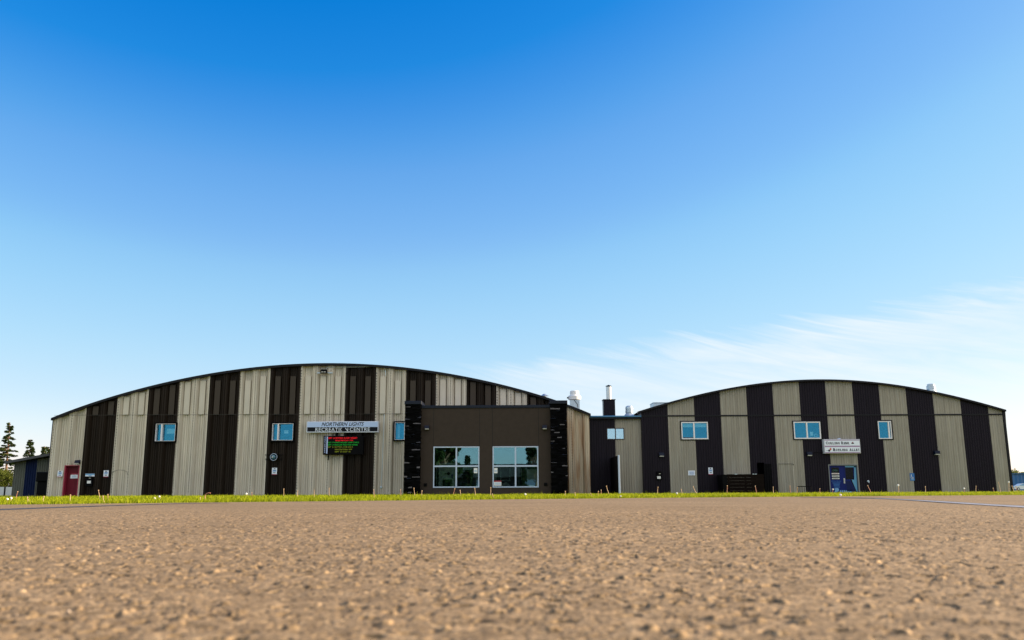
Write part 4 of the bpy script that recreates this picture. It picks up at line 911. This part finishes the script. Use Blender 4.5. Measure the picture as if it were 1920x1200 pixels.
# small wall signs
NOS = ((.30, .70, .80, .93, INK), (.18, .82, .58, .72, BLUS), (.18, .82, .44, .54, CYAN), (.25, .75, .24, .34, INK), (0, 1, 0, .10, DRED))
YQ = YA-.24
notice('wall_notice', (108.4, 882.6, 116.8, 894.6), YQ, 'white warning sign with maroon foot left of the red door', 'sign', SIGNP, NOS)
notice('wall_notice', (194.7, 882, 203, 894.6), YQ, 'white warning sign with maroon foot right of the electrical box', 'sign', SIGNP, NOS)
notice('wall_notice', (510.3, 877.2, 519, 890.2), YQ, 'white warning sign with maroon foot below the round lamp', 'sign', SIGNP, NOS)
notice('door_notice', (132.8, 887.7, 145.6, 896.9), YD-.001, 'white notice with maroon heading on the red door', 'notice', SIGNP, ((0, 1, .74, 1, DRED), (.05, .15, .78, .94, INK), (.85, .95, .78, .94, INK), (.2, .8, .2, .26, CYAN), (.2, .8, .36, .42, CYAN), (.2, .8, .52, .58, CYAN)))
notice('strip_sign', (160.2, 888.2, 177.2, 893.2), YQ, 'long pale blue strip sign above the black electrical box', 'sign', SIGNP, ((0.01, .99, .5, .98, CYAN), (.35, .7, .12, .42, CYAN)))
YQ2 = YC-.04
notice('wall_notice', (1328, 876.8, 1336.8, 890), YQ2, 'white warning sign with maroon foot on the charcoal curling hall stripe', 'sign', SIGNP, NOS)
notice('wall_notice', (1290.2, 882.4, 1303.2, 891.3), YQ2, 'wide white notice with blue lines on the grey tan stripe', 'sign', SIGNP, tuple((.15, .85, .2+.17*i, .27+.17*i, BLUS) for i in range(4)))
hs = notice('accessible_sign', (1705.4, 887.2, 1715.3, 901.4), YQ2, 'blue wheelchair symbol sign low on the curling hall', 'sign', BLUS, ((.2, .8, .08, .2, CYAN),))
mb = MB(); y = YQ2-.02; p = PT(1709.6, 891.6, y); mb.lathe([(.03, 0), (.03, -.006)], (p.x-.03, y, p.z+.03), 10, axis='Y')
mb.tube([(p.x-.03, y, p.z), (p.x-.02, y, p.z-.11), (p.x+.07, y, p.z-.11), (p.x+.10, y, p.z-.19)], .013, 5)
mb.tube([(p.x+.005+.085*math.cos(a), y, p.z-.125+.085*math.sin(a)) for a in np.linspace(2.2, 5.9, 12)], .011, 5); mb.build('wheelchair_symbol', PAPER, hs)

# ================================================================== WALL FITTINGS
def wall_lamp(u, v, Y, label, w_=.30, h_=.26, d_=.26):
    x, z = XZ(u, v, Y-d_); t_ = thing('wall_lamp', label, 'lamp', (x, Y, z), 'wall lamps')
    mb = MB(); mb.add([(x-w_/2, Y, z-h_/2), (x+w_/2, Y, z-h_/2), (x+w_/2, Y, z+h_/2), (x-w_/2, Y, z+h_/2), (x-w_/2, Y-d_, z-h_*.28), (x+w_/2, Y-d_, z-h_*.28), (x+w_/2, Y-d_*.75, z+h_*.42), (x-w_/2, Y-d_*.75, z+h_*.42)],
           [(0, 1, 5, 4), (4, 5, 6, 7), (7, 6, 2, 3), (1, 2, 6, 5), (0, 4, 7, 3)]); mb.build('hood', NBLK, t_)
    MB().bbox(x-w_*.42, x+w_*.42, Y-d_+.015, Y-.02, z-h_*.55, z-h_*.285, .01).build('lens', LENS, t_)
wall_lamp(143.3, 866, YA-.23, 'black hooded wall lamp above the red door')
wall_lamp(800.2, 801, YE, 'black hooded wall lamp beside the left stone pillar')
wall_lamp(1021.3, 800.5, YE, 'black hooded wall lamp beside the right stone pillar')
wall_lamp(1241, 852, YC-.035, 'black hooded wall lamp nearest the link on the curling hall', .34, .28)
wall_lamp(1519, 850.5, YC-.035, 'black hooded wall lamp cabled to the rink sign', .34, .28)
wall_lamp(1758.5, 848.5, YC-.035, 'black hooded wall lamp right of the wheelchair symbol sign', .34, .28)
mb = MB(); mb.tube([PT(1523, 849.5, YC-.1), PT(1530, 848, YC-.1), PT(1538, 849, YC-.1), PT(1546, 847, YC-.15)], .02, 5); tag(mb.build('lamp_cable', BLK, loc=PT(1523, 849.5, YC-.1)), 'black cable between a wall lamp and the rink sign', 'cable')
# floodlight on its bar under the arena roof
YG = YA-.45; p = PT(607, 696.5, YG)
fl = thing('floodlight', 'black twin floodlight on a bar under the arena roof', 'lamp', p)
mb = MB(); w_, h_ = .21, .13
mb.add([(p.x-w_, YG-.12, p.z-h_), (p.x+w_, YG-.12, p.z-h_), (p.x+w_, YG-.12, p.z+h_), (p.x-w_+.08, YG-.12, p.z+h_), (p.x-w_, YG-.12, p.z+h_-.08), (p.x-w_, YG+.15, p.z-h_), (p.x+w_, YG+.15, p.z-h_), (p.x+w_, YG+.15, p.z+h_), (p.x-w_+.08, YG+.15, p.z+h_), (p.x-w_, YG+.15, p.z+h_-.08)],
       [(0, 1, 2, 3, 4), (9, 8, 7, 6, 5)]+[(i, (i+1) % 5, 5+(i+1) % 5, 5+i) for i in range(5)]); mb.build('housing', BLK, fl)
for s in (-.08, .09): MB().bbox(p.x+s-.065, p.x+s+.065, YG-.135, YG-.121, p.z-.085, p.z-.01, .02).build('lens', LENS, fl)
a, b = PT(594.3, 699.3, YG+.16), PT(624.3, 699.3, YG+.16); MB().box(a.x, b.x, YG+.12, YG+.18, a.z-.03, a.z+.03).build('mounting_bar', GALV, fl)
# round lamp on cross bars
YG = YA-.42; p = PT(513.5, 857, YG); rl = thing('round_lamp', 'round black lamp with pale ring on two cross bars', 'lamp', p)
MB().lathe([(.20, .12), (.235, 0), (.235, -.05), (.2, -.06)], p, 28, axis='Y').build('housing', BLK, rl)
mb = MB(); mb.tube([(p.x+.225*math.cos(a), YG-.06, p.z+.225*math.sin(a)) for a in np.linspace(0, 2*math.pi, 33)], .018, 6); mb.build('ring', ALU, rl)
mb = MB(); mb.lathe([(.15, -.062), (.13, -.10), (.07, -.13), (.01, -.14)], (p.x-.01, YG, p.z), 20, axis='Y'); mb.build('lens', mat('lamp_lens', (.05, .16, .24), .12, spec=.9), rl)
mb = MB(); mb.lathe([(.06, -.13), (.04, -.155), (.005, -.16)], (p.x-.06, YG, p.z-.01), 14, axis='Y'); mb.build('bulb', LENS, rl)
mb = MB()
for v in (853, 860.8):
    a, b = PT(497, v, YG+.1), PT(530, v, YG+.1); mb.box(a.x, b.x, YG+.08, YG+.13, a.z-.025, a.z+.025)
mb.build('cross_bar', BLK, rl)
def elec(px, lab, Y, label):
    x0, z1 = XZ(px[0], px[1], Y); x1, z0 = XZ(px[2], px[3], Y)
    t_ = thing('electrical_box', label, 'electrical box', ((x0+x1)/2, Y, z0)); MB().bbox(x0, x1, Y-.18, Y, z0, z1, .02).build('cabinet', BLK, t_)
    rect(t_, 'sticker', lab, Y-.181, PAPER, .004); rect(t_, 'sticker', (lab[0]+3.5, lab[1]-5.5, lab[2]-.2, lab[1]-4.2), Y-.181, ROOMC, .004)
elec((163.5, 896, 174, 912), (163.4, 901.4, 170, 906.4), YQ, 'black electrical box with a white sticker right of the red door')
elec((1231, 884, 1240.3, 899), (1232.2, 893, 1238.8, 897.8), YQ2, 'black electrical box with a white sticker on the curling hall')
x, z = XZ(1628, 902.5, YC-.05); t_ = thing('hose_tap', 'small pale tap on the charcoal stripe right of the blue door', 'tap', (x, YC-.05, z))
mb = MB(); mb.lathe([(.07, 0), (.07, -.03), (.03, -.05), (.03, -.10)], (x, YC-.03, z), 14, axis='Y'); mb.tube([(x, YC-.13, z), (x, YC-.15, z-.10)], .03, 8); mb.build('spout', GALV, t_)
# gas meter
p = PT(1360, 915, 58.6); gm = thing('gas_meter', 'small blue grey gas meter with two pipes left of the plank screen', 'meter', (p.x, 58.6, 0))
mb = MB()
for u in (1357.2, 1362.2): a = PT(u, 904.5, 58.6); mb.tube([(a.x, 58.6, 0), (a.x, 58.6, a.z)], .028, 8)
mb.build('pipe', CYAN, gm); a = PT(1360.7, 910, 58.6); MB().bbox(a.x-.07, a.x+.07, 58.48, 58.65, a.z-.08, a.z+.08, .02).build('meter_body', CYAN, gm)
# plank screen
Yp = 58.3; x0, z1 = XZ(1363.3, 889.2, Yp); x1 = XZ(1432, 889.2, Yp)[0]; xl = XZ(1355, 889.5, Yp)[0]
ps = thing('plank_screen', 'dark brown plank screen in front of the curling hall wall', 'fence', ((x0+x1)/2, Yp, 0))
mb = MB(); nb = 6; hb = z1/nb
for i in range(nb): mb.bbox(x0, x1, Yp+random.uniform(0, .01), Yp+.05, i*hb+.004, (i+1)*hb-.001, .004)
mb.build('boards', PLANK, ps)
for xx in (x0+.1, (x0+x1)/2, x1-.1): MB().box(xx-.05, xx+.05, Yp+.052, Yp+.15, 0, z1-.02).build('post', PLANK, ps)
MB().box(xl, x0-.003, Yp+.02, YC-.1, 0, z1-.02).build('end_panel', BLK, ps)
mb = MB()
for u in (1380, 1413.5, 1416.5): a = PT(u, 889, Yp); mb.box(a.x-.08, a.x+.08, Yp-.01, Yp+.06, z1-.02, z1+.025)
mb.build('bracket', GALV, ps)
# handrail
p0, p1 = PT(1495.3, 912.2, 57.5), PT(1521, 912.2, 57.5); hr = thing('handrail', 'low black handrail left of the blue double door', 'handrail', (p0.x, 57.5, 0))
mb = MB(); mb.tube([(p0.x, 57.5, 0), (p0.x, 57.5, p0.z-.03), (p0.x+.03, 57.5, p0.z), (p1.x, 57.5, p0.z), (p1.x, 57.5, 0)], .028, 8); mb.build('rail', BLK, hr)
mb = MB()
for q in range(1, 6): xx = p0.x+(p1.x-p0.x)*q/6; mb.tube([(xx, 57.5, 0), (xx, 57.5, p0.z-.03)], .012, 6)
mb.build('balusters', BLK, hr)

# ================================================================== SHED AND BIN AT THE LEFT
YH = 62.0
shed = thing('lean_to_shed', 'low lean-to shed with grey green and blue striped cladding', 'building', (-36, YH, 0))
hx0 = XZ(28, 866, YH)[0]; hx1 = AX0+.3; za, zb_ = XZ(28, 866, YH)[1], XZ(98, 853, YH)[1]
def htop(x): return za+(zb_-za)*(x-hx0)/(hx1-hx0)
hs_ = [hx0]+[XZ(u, 870, YH)[0] for u in (49, 70, 91.3)]+[hx1]
hxx = sorted(set(rib_x(hx0, hx1, hx0, .16)+[round(x, 4) for x in hs_]))
wall(shed, 'front_wall', hxx, lambda x: ribs(x, hx0, .16, .03), YH, lambda x: htop(x)-.02, [], [SHEDT, SHEDB], lambda x: sum(x > q for q in hs_[1:-1]) % 2)
MB().quad((hx0, YH, 0), (hx0, YH+10, 0), (hx0, YH+10, za), (hx0, YH, za)).build('side_wall', SHEDT, shed)
ra, rb = PT(8.5, 865, YH-.6), PT(99, 848.5, YH-.6)
rb = ra+(rb-ra)*1.02
mb = MB(); th = .17
vs = [(p.x, y, p.z-t_) for y in (YH-.6, YH+10.3) for (p, t_) in ((ra, th), (rb, th), (rb, 0), (ra, 0))]
mb.add(vs, [(0, 1, 2, 3), (7, 6, 5, 4), (3, 2, 6, 7), (0, 4, 5, 1), (0, 3, 7, 4), (1, 5, 6, 2)]); mb.build('roof', SHROOF, shed)
mb = MB(); mb.tube([PT(14, 867.5, YH-.3), PT(20, 871, YH-.3), PT(27, 874, YH-.1)], .035, 6); mb.build('downpipe', TRIM, shed)
Yb = 60.6; bx0_, bz1_ = XZ(68, 885, Yb); bx1_ = AX0-.10; bzl = XZ(80, 903, Yb)[1]
bn = thing('metal_bin', 'tall black metal bin with overhanging lid against the shed', 'bin', ((bx0_+bx1_)/2, Yb, 0))
MB().bbox(bx0_+.06, bx1_-.02, Yb+.12, Yb+1.1, .05, bzl-.006, .03).build('bin_body', BLK, bn)
MB().bbox(bx0_, bx1_, Yb, Yb+1.16, bzl, bz1_, .05).build('lid', BLK, bn)

# ================================================================== FAR THINGS
def conifer(u, v_top, Y, label, spread, bare=.25, group=None, dens=1.0, lean=0.0, u_base=None):
    p = PT(u, v_top, Y); Hh = p.z; xb = PT(u_base, 925, Y).x if u_base is not None else p.x
    t_ = thing('spruce_tree', label, 'tree', (xb, Y, 0), group)
    mb = MB(); mb.tube([(xb+(p.x-xb)*q, Y, Hh*q) for q in np.linspace(0, 1, 9)], [max(.02, .022*Hh*(1-q)+.01) for q in np.linspace(0, 1, 9)], 8); 
    V = []; 
    z = Hh*bare
    while z < Hh*.985:
        q = z/Hh; Lb = spread*((1-q)**.85)*random.uniform(.75, 1.12)+.12
        if q < .42: Lb *= random.uniform(.55, 1.0)
        nb_ = random.randint(4, 6)
        for k in range(nb_):
            if random.random() < (.62 if (q < .52 and .2 < bare < .28) else .05): continue
            a = random.uniform(0, 6.28); lb_ = Lb*random.uniform(.65, 1.1); zz = z+random.uniform(-.2, .2)
            d = Vector((math.cos(a), math.sin(a), 0)); xc = xb+(p.x-xb)*q
            base = Vector((xc, Y, zz)); droop = random.uniform(.05, .30); up = random.uniform(.0, .12)
            ptsb = [base+d*lb_*s+Vector((0, 0, -droop*lb_*s+up*lb_*s*s*1.8)) for s in (0, .4, .75, 1)]
            mb.tube(ptsb, [.035, .025, .015, .006], 4)
            side = Vector((-d.y, d.x, 0)); m_ = int((14+lb_*44)*dens)
            for j in range(m_):
                s = random.uniform(.14, 1.05)**.8; c = base+d*lb_*s+Vector((0, 0, -droop*lb_*s+up*lb_*s*s*1.8-random.uniform(0, .10)))+side*random.uniform(-.30, .30)*lb_*(1.05-s)*.9
                ax = (d*random.uniform(.2, 1)+side*random.uniform(-.9, .9)+Vector((0, 0, random.uniform(-.5, .1)))).normalized()
                bx = ax.cross(Vector((random.uniform(-1, 1), random.uniform(-1, 1), random.uniform(-1, 1)))).normalized()
                l_, w__ = random.uniform(.18, .40), random.uniform(.04, .09)
                V += [c-bx*w__, c+ax*l_*.5-bx*w__*1.1, c+ax*l_, c+ax*l_*.5+bx*w__*1.1]
        z += random.uniform(.17, .30)*max(Hh/8, .8)
    mb.build('trunk', BARK, t_)
    V = np.array([v[:] for v in V]); np_mesh('crown', V, [np.arange(len(V)).reshape(-1, 4)], NEEDLE, t_)
def broadleaf(cx, Y, h, r, label, n=5000, group=None, trunk=.3, name='broadleaf_tree', leafs=(.10, .2), cat='tree', z0=.3, lm=None):
    t_ = thing(name, label, cat, (cx, Y, 0), group); mb = MB()
    mb.tube([(cx, Y, 0), (cx+.05*h, Y, h*.35), (cx, Y, h*.8)], [.03*h, .022*h, .006*h], 8); V = []
    blobs = []
    for k in range(22):
        a = random.uniform(0, 6.28); q = random.uniform(z0, .92); rr = r*math.sin(math.pi*min(max((q-z0*.6)/(1.05-z0*.6), .08), .95))*random.uniform(.35, 1)
        c = Vector((cx+rr*math.cos(a), Y+rr*math.sin(a), h*q)); blobs.append((c, r*random.uniform(.22, .42)))
        mb.tube([(cx, Y, h*q*.6), tuple(c)], [.012*h, .003*h], 5)
    for i in range(n):
        c, br = random.choice(blobs); d = Vector(rng.normal(size=3)); d = d.normalized()*br*random.random()**.4
        p = c+Vector((d.x, d.y, d.z*.8)); p.z = max(p.z, .05)
        a = Vector(rng.normal(size=3)).normalized(); b = a.cross(Vector(rng.normal(size=3))).normalized(); l_ = random.uniform(*leafs)
        V += [p-a*l_*.5, p+b*l_*.3, p+a*l_*.5, p-b*l_*.3]
    mb.build('trunk', BARK, t_); V = np.array([v[:] for v in V]); np_mesh('crown', V, [np.arange(len(V)).reshape(-1, 4)], lm or LEAF, t_)
conifer(19, 792, 115, 'tallest spruce with a bare sunlit trunk left of the shed', 2.0, .22, dens=1.0, u_base=8)
conifer(-9, 806, 118, 'dense spruce cut by the left edge of the photo', 2.4, .10, dens=1.3)
conifer(58, 823, 125, 'small spruce showing above the middle of the shed roof', 1.5, .3)
conifer(84, 836.5, 130, 'left one of two spruce tops beside the arena corner', 1.3, .3)
conifer(91.5, 837.5, 131, 'right one of two spruce tops beside the arena corner', 1.3, .3)
for u, h, r, lb_ in ((-6, 3.3, 2.2, 'green bush behind the white fence at the left edge'), (7, 3.0, 1.5, 'green bush behind the white fence at the spruce foot'), (18, 2.8, 1.4, 'green bush behind the white fence next to the shed')):
    broadleaf(PT(u, 925, 110).x, 110, h, r, lb_, 2600, name='bush', cat='bush', leafs=(.10, .22), z0=.15)
# white fence
Yf = 104; fx0, fx1 = PT(-140, 920, Yf).x, PT(60, 920, Yf).x; fz = PT(8, 913, Yf).z
fe = thing('panel_fence', 'white panel fence with dark posts left of the shed', 'fence', (fx0, Yf, 0))
MB().box(fx0, fx1, Yf, Yf+.05, .05, fz).build('panel', FENW, fe)
for u in (-111, -71, -31, 9, 49):
    x = PT(u, 920, Yf).x; MB().box(x-.07, x+.07, Yf-.06, Yf+.08, 0, fz+.03).build('post', BLK, fe)
# blue building, car and tree at the right edge
Yr = 215; x0, z1 = XZ(1886, 888.3, Yr); x1 = x0+26
bb = thing('blue_building', 'long low blue ribbed steel building beyond the curling hall', 'building', ((x0+x1)/2, Yr, 0))
mb = MB(); xx = np.arange(x0, x1, .5)
for i, (a, b) in enumerate(zip(xx[:-1], xx[1:])): mb.quad((a, Yr-(.12 if i % 2 else 0), 0), (b, Yr-(0 if i % 2 else .12), 0), (b+.0, Yr-(0 if i % 2 else .12), z1), (a, Yr-(.12 if i % 2 else 0), z1))
mb.box(x0, x1, Yr+.05, Yr+12, 0, z1-.05); mb.build('wall', BLUR, bb)
mb = MB(); mb.box(x0-.3, x1+.3, Yr-.5, Yr+12.3, z1, z1+.12); mb.build('roof', BLUR, bb)
broadleaf(PT(1901, 900, 240).x, 240, PT(1900, 877, 240).z, 2.6, 'sunlit tree showing above the blue building roof', 1500, leafs=(.3, .6))
broadleaf(PT(1919, 900, 243).x, 243, PT(1917, 884, 243).z, 1.6, 'smaller tree top at the right edge above the blue roof', 700, leafs=(.3, .6))
Yk = 188; cx0 = PT(1897.5, 915, Yk).x
ck = thing('parked_car', 'white parked car in front of the blue building', 'car', (cx0+2.3, Yk, 0))
prof = [(0, .35), (0.02, .78), (.25, .92), (1.0, .98), (1.75, 1.42), (3.1, 1.46), (4.0, 1.05), (4.55, .95), (4.6, .40), (4.3, .25), (.3, .25)]
def ext(prof_, y0, y1):
    n = len(prof_); return [(cx0+a, y0, b) for a, b in prof_]+[(cx0+a, y1, b) for a, b in prof_], [tuple(range(n)), tuple(range(n, 2*n))[::-1]]+[(i, (i+1) % n, n+(i+1) % n, n+i) for i in range(n)]
MB().add(*ext(prof, Yk-.85, Yk+.85)).build('body', CARW, ck)
for pr_ in ([(1.15, 1.0), (1.82, 1.36), (2.4, 1.39), (2.4, 1.0)], [(2.48, 1.0), (2.48, 1.39), (3.05, 1.39), (3.75, 1.02)]): MB().add(*ext(pr_, Yk-.862, Yk-.851)).build('side_window', CYAN, ck)
for a in (.85, 3.7):
    wv = MB().lathe([(.32, -.9), (.32, -.72)], (cx0+a, Yk, .32), 22, axis='Y').build('wheel', BLK, ck); MB().lathe([(.2, -.915), (.2, -.9)], (cx0+a, Yk, .32), 16, axis='Y').build('rim', STEEL, wv)
MB().box(cx0-.01, cx0+.08, Yk-.87, Yk-.6, .6, .74).build('headlight', LENS, ck); MB().box(cx0+4.54, cx0+4.61, Yk-.87, Yk-.6, .68, .82).build('tail_light', DRED, ck)
# trees behind the viewer that the entrance glass reflects
def spruce_at(x, Y, h, spread, label):
    global PT
    old = PT; PT = lambda u, v, YY: Vector((x, Y, h)); conifer(0, 0, Y, label, spread, .12, dens=2.2); PT = old
broadleaf(-10.9, -22, 10.5, 3.0, 'big broadleaf tree behind the photographer reflected in the left window', 24000, leafs=(.6, 1.0), lm=NEEDLE, z0=.15)
spruce_at(-7.1, -26, 5.9, 1.2, 'spruce behind the photographer reflected in the entrance windows')
broadleaf(3.4, -22, 7.6, 1.5, 'small broadleaf tree behind the photographer reflected in the right window', 5000, leafs=(.22, .4), lm=NEEDLE)
spruce_at(-11.9, -25, 11.5, 2.6, 'tallest spruce behind the photographer reflected in the left window')
spruce_at(-9.9, -24, 10.0, 2.2, 'full spruce behind the photographer reflected beside the tallest one')
spruce_at(1.7, -30, 4.4, .9, 'low spruce behind the photographer reflected in the right window')
broadleaf(15, -30, 4.4, 4.0, 'low bush behind the photographer reflected at the right', 4000, leafs=(.25, .5), z0=.15)

hy = -34.0
hs2 = thing('bungalow', 'long dark bungalow behind the photographer reflected in the entrance glass', 'house', (0, hy, 0))
MB().box(-24, 17, hy-9, hy, 0, 2.7).build('wall', STUC, hs2)
mb = MB(); mb.add([(-24.6, hy+.6, 2.6), (17.6, hy+.6, 2.6), (17.6, hy-4.5, 4.9), (-24.6, hy-4.5, 4.9), (-24.6, hy-9.6, 2.6), (17.6, hy-9.6, 2.6)], [(0, 1, 2, 3), (3, 2, 5, 4), (0, 3, 4), (1, 5, 2), (0, 4, 5, 1)]); mb.build('roof', BRN, hs2)
for q in (-20, -13, -6, 2, 9): MB().bbox(q, q+1.8, hy, hy+.05, 1.0, 2.2, .02).build('window', WFRM, hs2)
# ================================================================== GRASS
def make_grass():
    n_all = []
    def zone(n, xr, off, hr, wr, jitter=.35):
        x = rng.uniform(xr[0], xr[1], n); e = np.interp(x, XS_E, YS_E); o_ = off[0]+(off[1]-off[0])*rng.random(n)**1.35
        y = e+o_+rng.normal(0, .05, n)
        ok = (y < 59.3); x, y = x[ok], y[ok]
        h = rng.uniform(hr[0], hr[1], len(x))*(.75+.5*(np.sin(x*2.1+np.sin(y*1.7))*.5+.5)); w_ = rng.uniform(wr[0], wr[1], len(x))
        n_all.append((x, y, h, w_))
    zone(52000, (-15, 24), (-.02, 2.5), (.04, .10), (.006, .012))
    zone(60000, (-17, 28), (1.5, 9), (.05, .11), (.008, .015))
    zone(60000, (-26, 40), (7, 42), (.05, .12), (.012, .022))
    zone(1500, (-15, 24), (.2, 12), (.12, .20), (.006, .010))
    x, y, h, w_ = (np.concatenate(a) for a in zip(*n_all)); n = len(x)
    a = rng.uniform(0, 2*np.pi, n); la = rng.uniform(0, 2*np.pi, n); ln = rng.uniform(.1, .75, n)*h
    dx, dy = np.cos(a)*w_/2, np.sin(a)*w_/2; lx, ly = np.cos(la)*ln, np.sin(la)*ln
    V = np.zeros((n, 5, 3))
    V[:, 0] = np.stack([x-dx, y-dy, 0*x], 1); V[:, 1] = np.stack([x+dx, y+dy, 0*x], 1)
    V[:, 2] = np.stack([x+dx*.8+lx*.35, y+dy*.8+ly*.35, h*.6], 1); V[:, 3] = np.stack([x-dx*.8+lx*.35, y-dy*.8+ly*.35, h*.6], 1)
    V[:, 4] = np.stack([x+lx, y+ly, h], 1)
    b = np.arange(n)*5
    q = np.stack([b, b+1, b+2, b+3], 1); t_ = np.stack([b+3, b+2, b+4], 1)
    o = np_mesh('grass', V.reshape(-1, 3), [q, t_], GRASS); tag(o, 'strip of short sunlit green grass between road and halls', 'grass', kind='stuff')
make_grass()
# ================================================================== DANDELION STALKS
HEADS = [(14, 936, 13.5, 945), (21, 934, 20, 944), (290, 934.5, 290, 941), (299, 931, 300, 940), (462, 926, 462, 932), (985, 927, 985, 934), (1164, 930.5, 1164, 935), (1269, 925, 1269, 931), (1561.7, 917.5, 1561.7, 926), (1576, 928, 1576, 932), (1807.7, 916, 1807.5, 923), (1891.4, 904, 1891.5, 923), (1684, 910, 1685, 923)]
STALKS = [(33, 922.5, 30, 938), (51.5, 933, 50, 945), (82, 932, 82, 945), (132, 929, 132.2, 944), (184.5, 920, 187.5, 942), (193, 931, 197, 944), (202, 928, 202, 943), (217, 937, 211, 943), (375.5, 934, 374, 941.5), (472, 924, 472, 935), (532, 917.5, 531, 934), (558, 921, 559, 934), (589, 920, 590, 938), (617, 916, 617, 933), (700.5, 919, 702, 936), (751, 919, 751, 933), (776, 916, 778, 931), (791, 921, 791, 931), (852.5, 917, 850, 930), (862.6, 920, 864, 930), (890, 916, 891, 931), (920, 915, 919, 930), (923, 927, 927, 936.5), (1060, 922, 1060, 932), (1078, 924, 1079, 934), (1107.5, 926, 1111, 933.5), (1122, 922, 1122, 932), (1127, 919.5, 1127, 930), (1137, 912, 1143, 930), (1233.5, 914, 1233, 928), (1277, 918, 1279, 928), (1299.6, 913, 1308, 928), (1363.7, 911.5, 1363, 926), (1416, 912, 1418.5, 926), (1449.7, 914, 1451, 927), (1481, 912, 1483, 926), (1494.7, 915, 1494, 927), (1537, 917, 1538, 927), (1627, 911, 1634, 925), (1735, 913, 1735, 925), (1830, 912, 1830, 924), (1862, 916, 1864, 924), (1872, 905, 1876, 926), (1897.7, 912, 1902, 924), (1905, 913, 1908, 925)]
def ground_at(u, v):
    e = None; p = GR(u, v)
    ye = edge_y(p.x)
    if p.y < ye+.08: 
        d = ray(u, v); k = (ye+.15)/d.y; p = Vector((d.x*k, ye+.15, 0))
    return p
def dandelion(u, v, ub, vb, head):
    b = ground_at(ub, vb); b.y = min(b.y, 50); b = Vector((ray(ub, vb).x/ray(ub, vb).y*b.y, b.y, 0)); t_ = PT(u, v, b.y)
    o = thing('dandelion', 'white dandelion seed head standing in the grass strip' if head else 'thin bare reddish dandelion stalk standing in the grass strip', 'dandelion', b, 'dandelion seed heads' if head else 'bare dandelion stalks')
    h = t_.z; r = .007*max(b.y/22, 1); mid = (b+t_)/2+Vector((random.uniform(-.02, .02), 0, 0))
    mb = MB(); mb.tube([b, mid, t_], [r*1.1, r*.9, r*.7], 6); mb.build('stem', random.choice((STALK, STALK, REDST)), o)
    if head:
        R = .024*max(b.y/22, 1)*random.uniform(.8, 1.15); mb = MB()
        mb.lathe([(R*.2, -R*.9), (R*.75, -R*.65), (R, -.05*R), (R*.8, R*.6), (R*.25, R*.95)], t_, 12)
        for k in range(40):
            d = Vector(rng.normal(size=3)).normalized(); mb.tube([t_+d*R*.8, t_+d*R*1.25], [.003, .001], 3)
        mb.build('seed_head', SEED, o)
    else:
        mb = MB(); d = (t_-mid).normalized(); R = r*1.7; c = t_
        mb.lathe([(R*.4, -R), (R, 0), (R*1.2, R*.8), (R*.4, R*1.6)], c, 8); mb.build('receptacle', STALK, o)
for a in HEADS: dandelion(*a, True)
for a in STALKS: dandelion(*a, False)
# bent reddish stalk
b = PT(384, 932, 21); pts = [PT(384.5, 935, 21), PT(384.8, 929, 21), PT(387, 925.5, 21), PT(391, 924, 21), PT(395, 924.6, 21)]; mb = MB(); mb.tube(pts, .011, 6)
tag(mb.build('dandelion', REDST, loc=pts[0]), 'bent reddish stalk hooked over in the grass', 'dandelion')

# ================================================================== LOOSE GRIT ON THE ROAD
def grit():
    n = 900; y = .75+8*rng.random(n)**1.9; x = (rng.random(n)*2-1)*(y*.72+.25); r = rng.uniform(.0012, .0042, n)*(1+.12*y)
    base = np.array([(1, 0, 0), (-1, 0, 0), (0, 1, 0), (0, -1, 0), (0, 0, 1), (0, 0, -1)], float)
    tri = np.array([(0, 2, 4), (2, 1, 4), (1, 3, 4), (3, 0, 4), (2, 0, 5), (1, 2, 5), (3, 1, 5), (0, 3, 5)])
    V = base[None]*rng.uniform(.65, 1.35, (n, 6, 1))*r[:, None, None]; V[:, :, 2] *= .75
    ang = rng.uniform(0, 6.28, n); c, s = np.cos(ang)[:, None], np.sin(ang)[:, None]
    X = V[:, :, 0]*c-V[:, :, 1]*s; Yv = V[:, :, 0]*s+V[:, :, 1]*c; V[:, :, 0] = X+x[:, None]; V[:, :, 1] = Yv+y[:, None]; V[:, :, 2] += .004+(r*.35)[:, None]
    Fq = (tri[None]+(np.arange(n)*6)[:, None, None]).reshape(-1, 3)
    o = np_mesh('grit', V.reshape(-1, 3), [Fq], mat('grit_stone', (.30, .23, .16), .8, island=.75)); tag(o, 'loose grit scattered over the worn asphalt', 'grit', kind='stuff')
grit()
